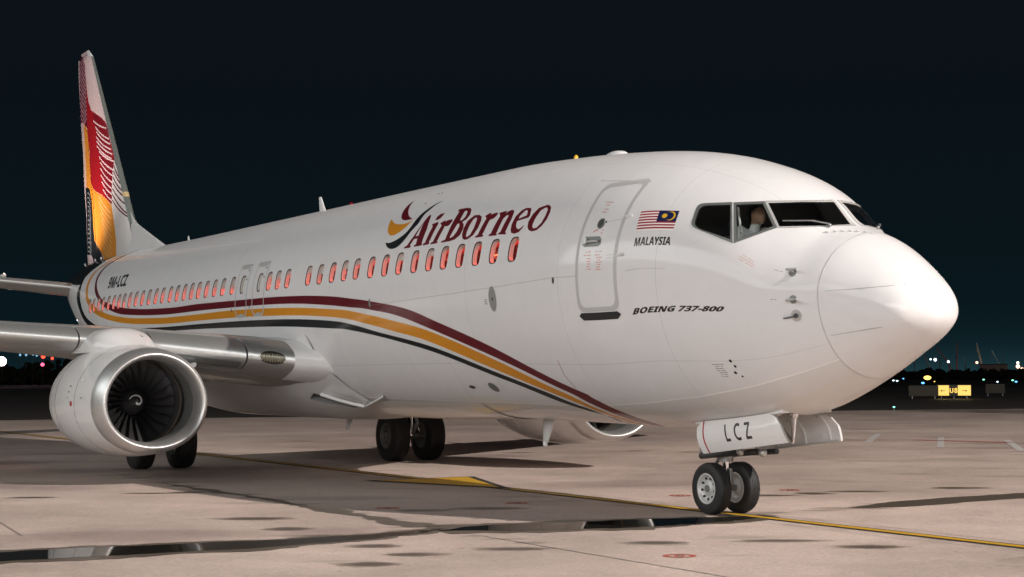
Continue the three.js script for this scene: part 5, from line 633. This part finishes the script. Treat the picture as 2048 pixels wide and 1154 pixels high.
// painted markings
const YEL = M({ color: C(.62, .36, .03), roughness: .55, bumpMap: slabMat.roughnessMap, bumpScale: .002, roughnessMap: slabMat.roughnessMap }), BLK = M({ color: C(.03, .029, .028), roughness: .6 }), REDP = M({ color: C(.40, .075, .05), roughness: .7 }), WHT = M({ color: C(.5, .49, .47), roughness: .7 });
{
  const g = thing('guide_line', 'yellow taxi guide line with black borders running under the nose wheels', 'marking');
  const strip = (name, s0, s1, z0, z1, y, m) => mesh(name, sheet(span(s0, s1, 2).map((s) => [z0, z1].map((z) => P(s, y, z))), (p) => uvG(-p.x, p.z)), m, g);
  strip('border', -30, 60, -.15, .15, .004, BLK); strip('stripe', -30, 60, -.075, .075, .008, YEL);
  const a = thing('arrow_marking', 'yellow triangular arrow with a black edge painted across the guide line', 'marking');
  flat('border', [[10.0, 0], [13.42, 1.12], [13.42, -1.12]], .0105, BLK, a); flat('arrow', [[10.4, 0], [13.3, .93], [13.3, -.93]], .0135, YEL, a);
}
const ringAt = [[0, 3.62, 'red ring painted on the concrete in the foreground right of the nose wheels'], [7.45, 3.44, 'red ring painted on the concrete farthest left in the row across the guide line'], [7.27, 1.43, 'red ring painted on the concrete just left of the guide line'], [7.24, -1.45, 'red ring painted on the concrete just beyond the guide line left of the nose wheels'], [7.3, -3.64, 'red ring painted on the concrete right of the nose wheels']];
for (const [s, z, lab] of ringAt) { const g = thing('ring_marking', lab, 'marking', 'red rings painted on the apron'); g.position.copy(P(s, 0, z)); mesh('outer_ring', new THREE.RingGeometry(.115, .175, 40).rotateX(-Math.PI / 2).translate(0, .004, 0), REDP, g); mesh('inner_ring', new THREE.RingGeometry(.03, .06, 24).rotateX(-Math.PI / 2).translate(0, .004, 0), REDP, g); mesh('centre_stud', new THREE.CylinderGeometry(.018, .02, .012, 12).translate(0, .004, 0), mat.frameGrey, g); }
const dash = (a, b, w, m, lab, grp) => { const d = [b[0] - a[0], b[1] - a[1]], L = Math.hypot(...d), n = [-d[1] / L * w / 2, d[0] / L * w / 2]; tag(flat(numbered(m === WHT ? 'white_dash' : 'red_line'), [[a[0] + n[0], a[1] + n[1]], [b[0] + n[0], b[1] + n[1]], [b[0] - n[0], b[1] - n[1]], [a[0] - n[0], a[1] - n[1]]], .005, m), lab, 'marking', grp); };
dash([21.4, -17.6], [26.4, -22.4], .2, WHT, 'white painted dash on the far apron nearest the nose gear door', 'white dashes on the far apron'); dash([17.9, -16.95], [23, -21.8], .18, WHT, 'white painted dash on the far apron between two others', 'white dashes on the far apron'); dash([15.3, -17.1], [20.5, -21.9], .2, WHT, 'white painted dash on the far apron at the right picture edge', 'white dashes on the far apron');
dash([26, -16], [22.06, -19.73], .07, REDP, 'red painted line on the far apron behind the nose gear'); dash([22.0, -19.8], [19.0, -20.6], .35, REDP, 'short red painted bar among the white dashes');
dash([30.5, 9], [21, 18], .2, M({ color: C(.5, .3, .05), roughness: .7 }), 'faint orange line on the apron left of the near engine');
// puddles standing in the joints: a damp margin and the water itself
const wetMat = M({ color: C(.105, .085, .065), roughness: .30, bumpMap: slabMat.roughnessMap, bumpScale: .003 }), waterMat = MP({ color: C(.022, .020, .017), roughness: .025, ior: 1.33, specularIntensity: 1 });
function blob(edgeA, edgeB, jit) { const out = []; const run = (e, f) => { for (let i = 0; i < e.length - 1; i++) for (let k = 0; k < 10; k++) { const t = k / 10, s = lerp(e[i][0], e[i + 1][0], t), z = lerp(e[i][1], e[i + 1][1], t); const ds = e[i + 1][0] - e[i][0], dz = e[i + 1][1] - e[i][1], L = Math.hypot(ds, dz) || 1, w = jit * (noise.noise(s * 1.6 + f, z * 1.6, f) + .6 * noise.noise(s * 6, z * 5, f) + .3 * noise.noise(s * 15, z * 15, f)); out.push([s + w * dz / L, z - w * ds / L]); } }; run(edgeA, 1.7); run(edgeB.slice().reverse(), 4.1); return out; }
function puddle(far, near, label, jit = .12, shrink = .34, holes) {
  const g = thing('puddle', label, 'puddle', 'puddles along the concrete joints');
  flat('damp_margin', blob(far, near, jit), .0042, wetMat, g);
  const mid = far.map((p, i) => { const q = near[Math.min(i, near.length - 1)]; return [(p[0] + q[0]) / 2, (p[1] + q[1]) / 2]; });
  const inF = far.map((p, i) => [lerp(p[0], mid[i][0], shrink), lerp(p[1], mid[i][1], .02)]), inN = near.map((p, i) => [lerp(p[0], mid[i][0], shrink), lerp(p[1], mid[i][1], .02)]);
  inF[0] = inN[0] = mid[0]; inF[inF.length - 1] = inN[inN.length - 1] = mid[mid.length - 1];
  if (shrink < .6) flat('water', blob(inF, inN, jit * .5), .0068, waterMat, g);
}
puddle([[4.6, 13], [4.3, 11], [4.35, 9.5], [4.35, 8.4], [4.15, 7.3], [3.95, 6.3], [4.0, 5.2], [4.35, 4.2]], [[2.6, 13], [2.7, 11], [2.95, 9.8], [2.9, 8.5], [2.85, 7.1], [3.1, 6.2], [3.5, 5.0], [3.9, 4.2]], 'long puddle mirroring the white engine in the near left foreground', .16);
puddle([[4.35, 4.4], [4.45, 3.5], [4.3, 2.3], [4.05, 1.2], [3.75, .3], [3.65, -.35]], [[3.5, 4.6], [3.1, 3.6], [2.75, 2.5], [2.75, 1.4], [2.85, .8], [3.2, -.2]], 'long dark puddle reaching to the nose wheels', .2);
puddle([[3.95, -2.0], [4.45, -3.2], [4.7, -5.0], [4.9, -7.5]], [[3.75, -2.1], [3.65, -3.0], [3.9, -4.6], [4.2, -7.5]], 'narrow damp strip on the concrete right of the nose wheels', .08, .62);
puddle([[15, 4.36], [13, 4.44], [11, 4.30], [9, 4.36], [7.6, 4.5], [6.4, 4.42], [5.4, 4.52], [4.4, 4.6]], [[15, 4.27], [13, 4.22], [11, 4.22], [9, 4.18], [7.6, 4.08], [6.4, 4.2], [5.4, 4.12], [4.4, 4.1]], 'thin damp strip along the joint running up to the near engine', .14, .72);
// ------------------------------------------------------------------ beyond the apron
const glow = (r, g, b, k) => MP({ color: C(.02, .02, .02), emissive: C(r, g, b), emissiveIntensity: k });
{ // taxiway guidance sign
  const [c, x] = canvas(1024, 320); x.fillStyle = '#e9c46a'; x.fillRect(0, 0, 1024, 320); x.fillStyle = '#0e0b05'; x.fillRect(362, 0, 270, 320);
  x.fillStyle = '#f0c860'; x.font = 'bold 210px sans-serif'; x.textAlign = 'center'; x.fillText('U8', 497, 236);
  x.strokeStyle = '#3a2c0c'; x.fillStyle = '#3a2c0c'; x.lineWidth = 16; for (const [a, b] of [[240, 110], [760, 900]]) { x.beginPath(); x.moveTo(a, 170); x.lineTo(b, 170); x.stroke(); const d = Math.sign(b - a); x.beginPath(); x.moveTo(b + d * 18, 170); x.lineTo(b - d * 34, 136); x.lineTo(b - d * 34, 204); x.fill(); }
  const t = tex(c), g = thing('taxiway_sign', 'lit yellow and black taxiway sign reading U8 on the dark grass', 'sign');
  g.position.copy(P(82.7, 0, -79.8)); g.lookAt(14.5, 0, 13.7);
  mesh('face', new THREE.PlaneGeometry(2.5, .78).translate(0, .62, .135), MP({ map: t, emissiveMap: t, emissive: C(1, .95, .8), emissiveIntensity: 1.15, roughness: .5 }), g);
  mesh('case', box(2.58, .86, .24, V(0, .62, 0), null, .03), mat.darkGrey, g); for (const xx of [-.95, 0, .95]) mesh('leg', bar(V(xx, 0, 0), V(xx, .22, 0), .05), mat.pole, g);
  const L = new THREE.RectAreaLight(C(1, .78, .42), 1.6, 2.4, .7); L.name = 'sign_light'; L.position.set(0, .62, .15); L.lookAt(V(0, .62, 5).applyMatrix4(new THREE.Matrix4())); L.rotation.set(0, Math.PI, 0); L.castShadow = true; g.add(L);
  for (const [s, z, w, lab] of [[82.5, -76.5, 2.2, 'unlit back of a taxiway sign left of the lit one'], [92, -93.5, 1.6, 'small unlit sign box right of the lit taxiway sign']]) { const k = thing('taxiway_sign', lab, 'sign'); k.position.copy(P(s, 0, z)); k.lookAt(14.5, 0, 13.7); mesh('case', box(w, .8, .22, V(0, .62, 0), null, .03), M({ color: C(.05, .043, .032), roughness: .8 }), k); for (const xx of [-w * .38, w * .38]) mesh('leg', bar(V(xx, 0, 0), V(xx, .22, 0), .05), mat.pole, k); }
}
// small airfield lights: [station, lateral, height, colour, size, label]
const BLU = [.12, .45, 1], GRN = [.25, 1, .6], WHI = [.7, .9, 1], AMB = [1, .62, .12], RED = [1, .06, .03];
const small = [[292, -262, .4, WHI, .28, 'white edge light, left of a pair below the nose'], [273, -246, .4, WHI, .27, 'white edge light, right of a pair below the nose'], [393, -357, .5, BLU, .3, 'pale blue edge light farthest left on the grass'], [380, -355, .5, AMB, 1.15, 'broad amber light left above the lit sign'], [201.7, -187.3, .35, BLU, .28, 'bright blue edge light just above the unlit sign'], [303, -302, .4, GRN, .28, 'pale green light above the right of the lit sign'], [900, -915, 1.6, RED, 2.0, 'red light on the horizon under the crane'], [49, -43.4, .25, GRN, .06, 'tiny green light at the apron edge'], [219, -222, .35, WHI, .2, 'small white light right of the red horizon light'], [215, -222.7, .35, BLU, .25, 'small blue light near the right picture edge'], [260, -268, .4, GRN, .25, 'green light low on the grass at the right'], [240, -226, .4, AMB, .14, 'faint amber edge light beneath the crane']];
for (const [s, z, y, c, r, lab] of small) { const g = thing('airfield_light', lab, 'light', 'airfield lights on the dark grass'); g.position.copy(P(s, 0, z)); mesh('stem', bar(V(0, -.05, 0), V(0, y, 0), r * .25), mat.pole, g); mesh('lens', new THREE.SphereGeometry(r, 12, 8).scale(1, .55, 1).translate(0, y + r * .3, 0), glow(...c, 3), g); }
// the skyline, set out by bearing (radians) and distance from a point on the apron, with true heights
const BASE = V(14.5, 0, 13.7), place = (bearing, dist) => V(BASE.x + dist * Math.sin(bearing), 0, BASE.z - dist * Math.cos(bearing));
const lampOn = (bearing, y, dist, col, r, lab, k = 3.5) => { const g = thing('distant_lamp_mast', lab, 'lamp mast', 'floodlit works on the skyline'); g.position.copy(place(bearing, dist)); mesh('pole', bar(V(0, -1, 0), V(0, y, 0), .06, .05), mat.darkGrey, g); mesh('lamp', new THREE.SphereGeometry(r * .66, 14, 10).translate(0, y, 0), glow(...col, k), g); const L = new THREE.PointLight(C(...col), 70, 0, 2); L.name = 'lamp_light'; L.position.set(0, y + r + .4, 0); L.castShadow = true; g.add(L); };
lampOn(-0.8147, 9.42, 900, [.85, .95, 1], 1.15, 'brilliant white lamp on a mast at the left of the distant works'); lampOn(-0.8172, 9.73, 905, [.8, .95, 1], .7, 'smaller white lamp close left of the brilliant one'); lampOn(-0.8074, 8.29, 890, [.8, .9, 1], .9, 'white lamp right of the brilliant one on the skyline'); lampOn(-0.7917, 7.96, 920, [1, .5, .3], 1.0, 'orange lamp on a mast under the tall crane'); lampOn(-0.7694, 5.28, 800, [1, .55, .36], 1.3, 'cluster lamp glowing orange white at the right edge'); lampOn(-0.7672, 3.86, 800, [1, .5, .34], 1.4, 'low orange lamp at the right picture edge'); lampOn(-0.7694, 6.99, 810, [1, .8, .7], .9, 'small pale lamp above the orange cluster');
lampOn(-1.3517, 6.13, 420, [1, .9, .9], 1.7, 'large pinkish white lamp at the left picture edge under the wing', 5);
lampOn(-1.3291, 8.3, 500, RED, .9, 'red lamp left of the engine under the wing'); lampOn(-1.3241, 7.85, 510, RED, .6, 'smaller red lamp nearest the engine'); lampOn(-1.3294, 6.15, 520, [.9, .1, .2], .8, 'dim red lamp below the other red one');
for (const [br, y, q] of [[-1.3417, 9.26, 'first'], [-1.3384, 9.26, 'second'], [-1.3346, 9.42, 'third'], [-1.3326, 9.1, 'fourth']]) lampOn(br, y, 540, [.25, .5, .7], .5, `dim blue lamp left of the red ones, ${q} from the left`, 1.2);
for (const [br, top, lab] of [[-0.8261, 9.77, 'first'], [-0.8122, 9.77, 'second'], [-0.7981, 9.77, 'third'], [-0.7775, 11.33, 'last']]) { const g = thing('lamp_post', `thin pale post on the skyline, ${lab} from the left`, 'post', 'posts on the skyline'); g.position.copy(place(br, 880)); mesh('post', bar(V(0, -1, 0), V(0, top, 0), .35, .22), M({ color: C(.6, .6, .55), roughness: .6 }), g); mesh('arm', bar(V(0, top, 0), V(1.6, top + .2, .8), .2, .15), M({ color: C(.6, .6, .55), roughness: .6 }), g); }
const craneMat = (r, g, b) => M({ color: C(r, g, b), roughness: .6 });
for (const [b0, y0, b1, y1, col, lab] of [[-0.789, 6.66, -0.7917, 18.46, [.5, .55, .5], 'crane with a pale jib raised steeply above the works'], [-0.7781, 4.73, -0.7835, 14.61, [.35, .6, .7], 'crane with a bluish jib leaning left at the right'], [-0.8066, 6.66, -0.8138, 16.26, [.35, .12, .12], 'crane with a dark red jib near the brilliant lamp'], [-0.8027, 9.4, -0.8022, 19.01, [.32, .12, .14], 'crane with an upright dark red jib in mid skyline'], [-0.8183, 5.28, -0.8205, 12.97, [.35, .3, .25], 'crane with a short dark jib nearest the nose']]) {
  const D = 930, g = thing('crane', lab, 'crane', 'cranes over the distant works'), a = place(b0, D), b = place(b1, D); g.position.copy(a); const d = b.clone().sub(a); a.set(0, y0, 0); const e = V(d.x, y1, d.z);
  mesh('base', box(4, 3, 4, V(0, 1.4, 0)), craneMat(.3, .3, .3), g); mesh('mast', bar(V(0, 0, 0), a, .55, .45), craneMat(...col), g);
  const n = 9, J = []; for (const o of [-.5, .5]) J.push(bar(a.clone().add(V(o, 0, 0)), e.clone().add(V(o * .4, 0, 0)), .2, .14, 6)); for (let k = 0; k < n; k++) { const p = a.clone().lerp(e, k / n), q = a.clone().lerp(e, (k + 1) / n); J.push(bar(p.add(V(-.5, 0, 0)), q.add(V(.5, 0, 0)), .1, .1, 5)); } mesh('jib', merge(J), craneMat(...col), g); mesh('hook_line', bar(e, V(e.x, e.y - 5, e.z), .06), craneMat(.3, .3, .3), g);
}
{ const g = thing('site_building', 'low pale building at the right of the distant works', 'building'); g.position.copy(place(-0.7827, 860)); g.lookAt(14, 0, 13); mesh('wall', box(13, 6.5, 8, V(0, 3.2, 0), null, .1), M({ color: C(.5, .45, .4), roughness: .8 }), g); mesh('roof', box(13.6, .4, 8.6, V(0, 6.6, 0), null, .1), mat.darkGrey, g); for (const x of [-4, 0, 4]) { const w = mesh('window', box(2, 2, .1, V(x, 3.6, 4.05), null, .02), mat.darkGrey, g); } }
// dark hedge line far left and low scrub along the horizon: many leaf clumps, one mass
{
  const leaf = new THREE.IcosahedronGeometry(1, 0), N = 5200, im = new THREE.InstancedMesh(leaf, M({ color: C(.045, .06, .03), roughness: 1 }), N), o = new THREE.Object3D();
  for (let i = 0; i < N; i++) { const br = rr(-1.5754, -0.5534), D = rr(640, 760), top = br < -1.2125 ? 9 + 3 * noise.noise(br * 68, 1, 2) : 3.2 + 2 * noise.noise(br * 51, 4, 2), p = place(br, D); o.position.set(p.x, rnd() * top * rr(.4, 1), p.z); o.rotation.set(rnd() * 3, rnd() * 3, rnd() * 3); o.scale.setScalar(rr(.7, 2.0)); o.updateMatrix(); im.setMatrixAt(i, o.matrix); }
  im.name = 'scrub'; im.userData = { kind: 'stuff', label: 'dark scrub and trees along the far edge of the airfield', category: 'scrub' }; im.castShadow = im.receiveShadow = true; scene.add(im);
}
// ------------------------------------------------------------------ added glowing fronts out of view, built to carry the soft side light
for (const [x, z, ax, az3, width, sill, head, k, colour, name, label] of FRONTS) {
  const g = thing(name, label, 'building'), h = head - sill, n = Math.round(width / 6);
  g.position.set(x, 0, z); g.lookAt(ax, 0, az3);
  mesh('wall', box(width + 4, head + 2.5, 18, V(0, (head + 2.5) / 2, -9.3), null, .2), M({ color: C(.35, .35, .34), roughness: .8 }), g);
  mesh('roof', box(width + 8, .8, 20, V(0, head + 2.9, -9), null, .2), mat.pole, g);
  const gm = MP({ color: C(.05, .05, .05), emissive: C(...colour), emissiveIntensity: 1.2, roughness: .3 });
  for (let i = 0; i < n; i++) { mesh('glow_panel', new THREE.PlaneGeometry(width / n - .3, h).translate((i + .5 - n / 2) * width / n, sill + h / 2, .02), gm, g); mesh('column', box(.3, h + 2, .3, V((i - n / 2) * width / n, sill + h / 2, .05)), mat.pole, g); }
  const L = new THREE.RectAreaLight(C(...colour), k, width, h); L.name = 'added_soft_light'; L.position.set(0, sill + h / 2, .45); L.rotation.set(0, Math.PI, 0); L.castShadow = true; g.add(L);
}
// ------------------------------------------------------------------ floodlight masts outside the frame
for (const [x, z, h, ax, az2, k, col, w, lab] of FLOODS) {
  const g = thing('floodlight_mast', lab, 'light mast', 'apron floodlight masts'); g.position.set(x, 0, z);
  mesh('pole', bar(V(0, 0, 0), V(0, h, 0), .28, .16, 16), mat.pole, g); mesh('footing', new THREE.CylinderGeometry(.6, .7, .4, 20).translate(0, .2, 0), mat.dullMetal, g);
  const aim = V(ax, 1.5, az2), head = new THREE.Group(); head.name = 'lamp_head'; head.position.set(0, h - .6, 0); g.add(head); g.updateMatrixWorld(true); head.lookAt(aim);
  mesh('bracket', box(1.4, .12, .12, V(0, -.5, -.1)), mat.pole, head); mesh('lamp_case', box(w + .1, .7, .22, V(0, 0, .1), null, .05), mat.dullMetal, head); mesh('lamp_glass', new THREE.PlaneGeometry(w, .6).translate(0, 0, .215), glow(...col, 20), head);
  const L = new THREE.RectAreaLight(C(...col), k, w, .6); L.name = 'flood_light'; L.position.set(0, 0, .24); L.rotation.set(0, Math.PI, 0); L.castShadow = true; head.add(L);
}
scene.traverse((o) => { if (o.isMesh) o.castShadow = o.receiveShadow = true; });
renderer.render(scene, camera);
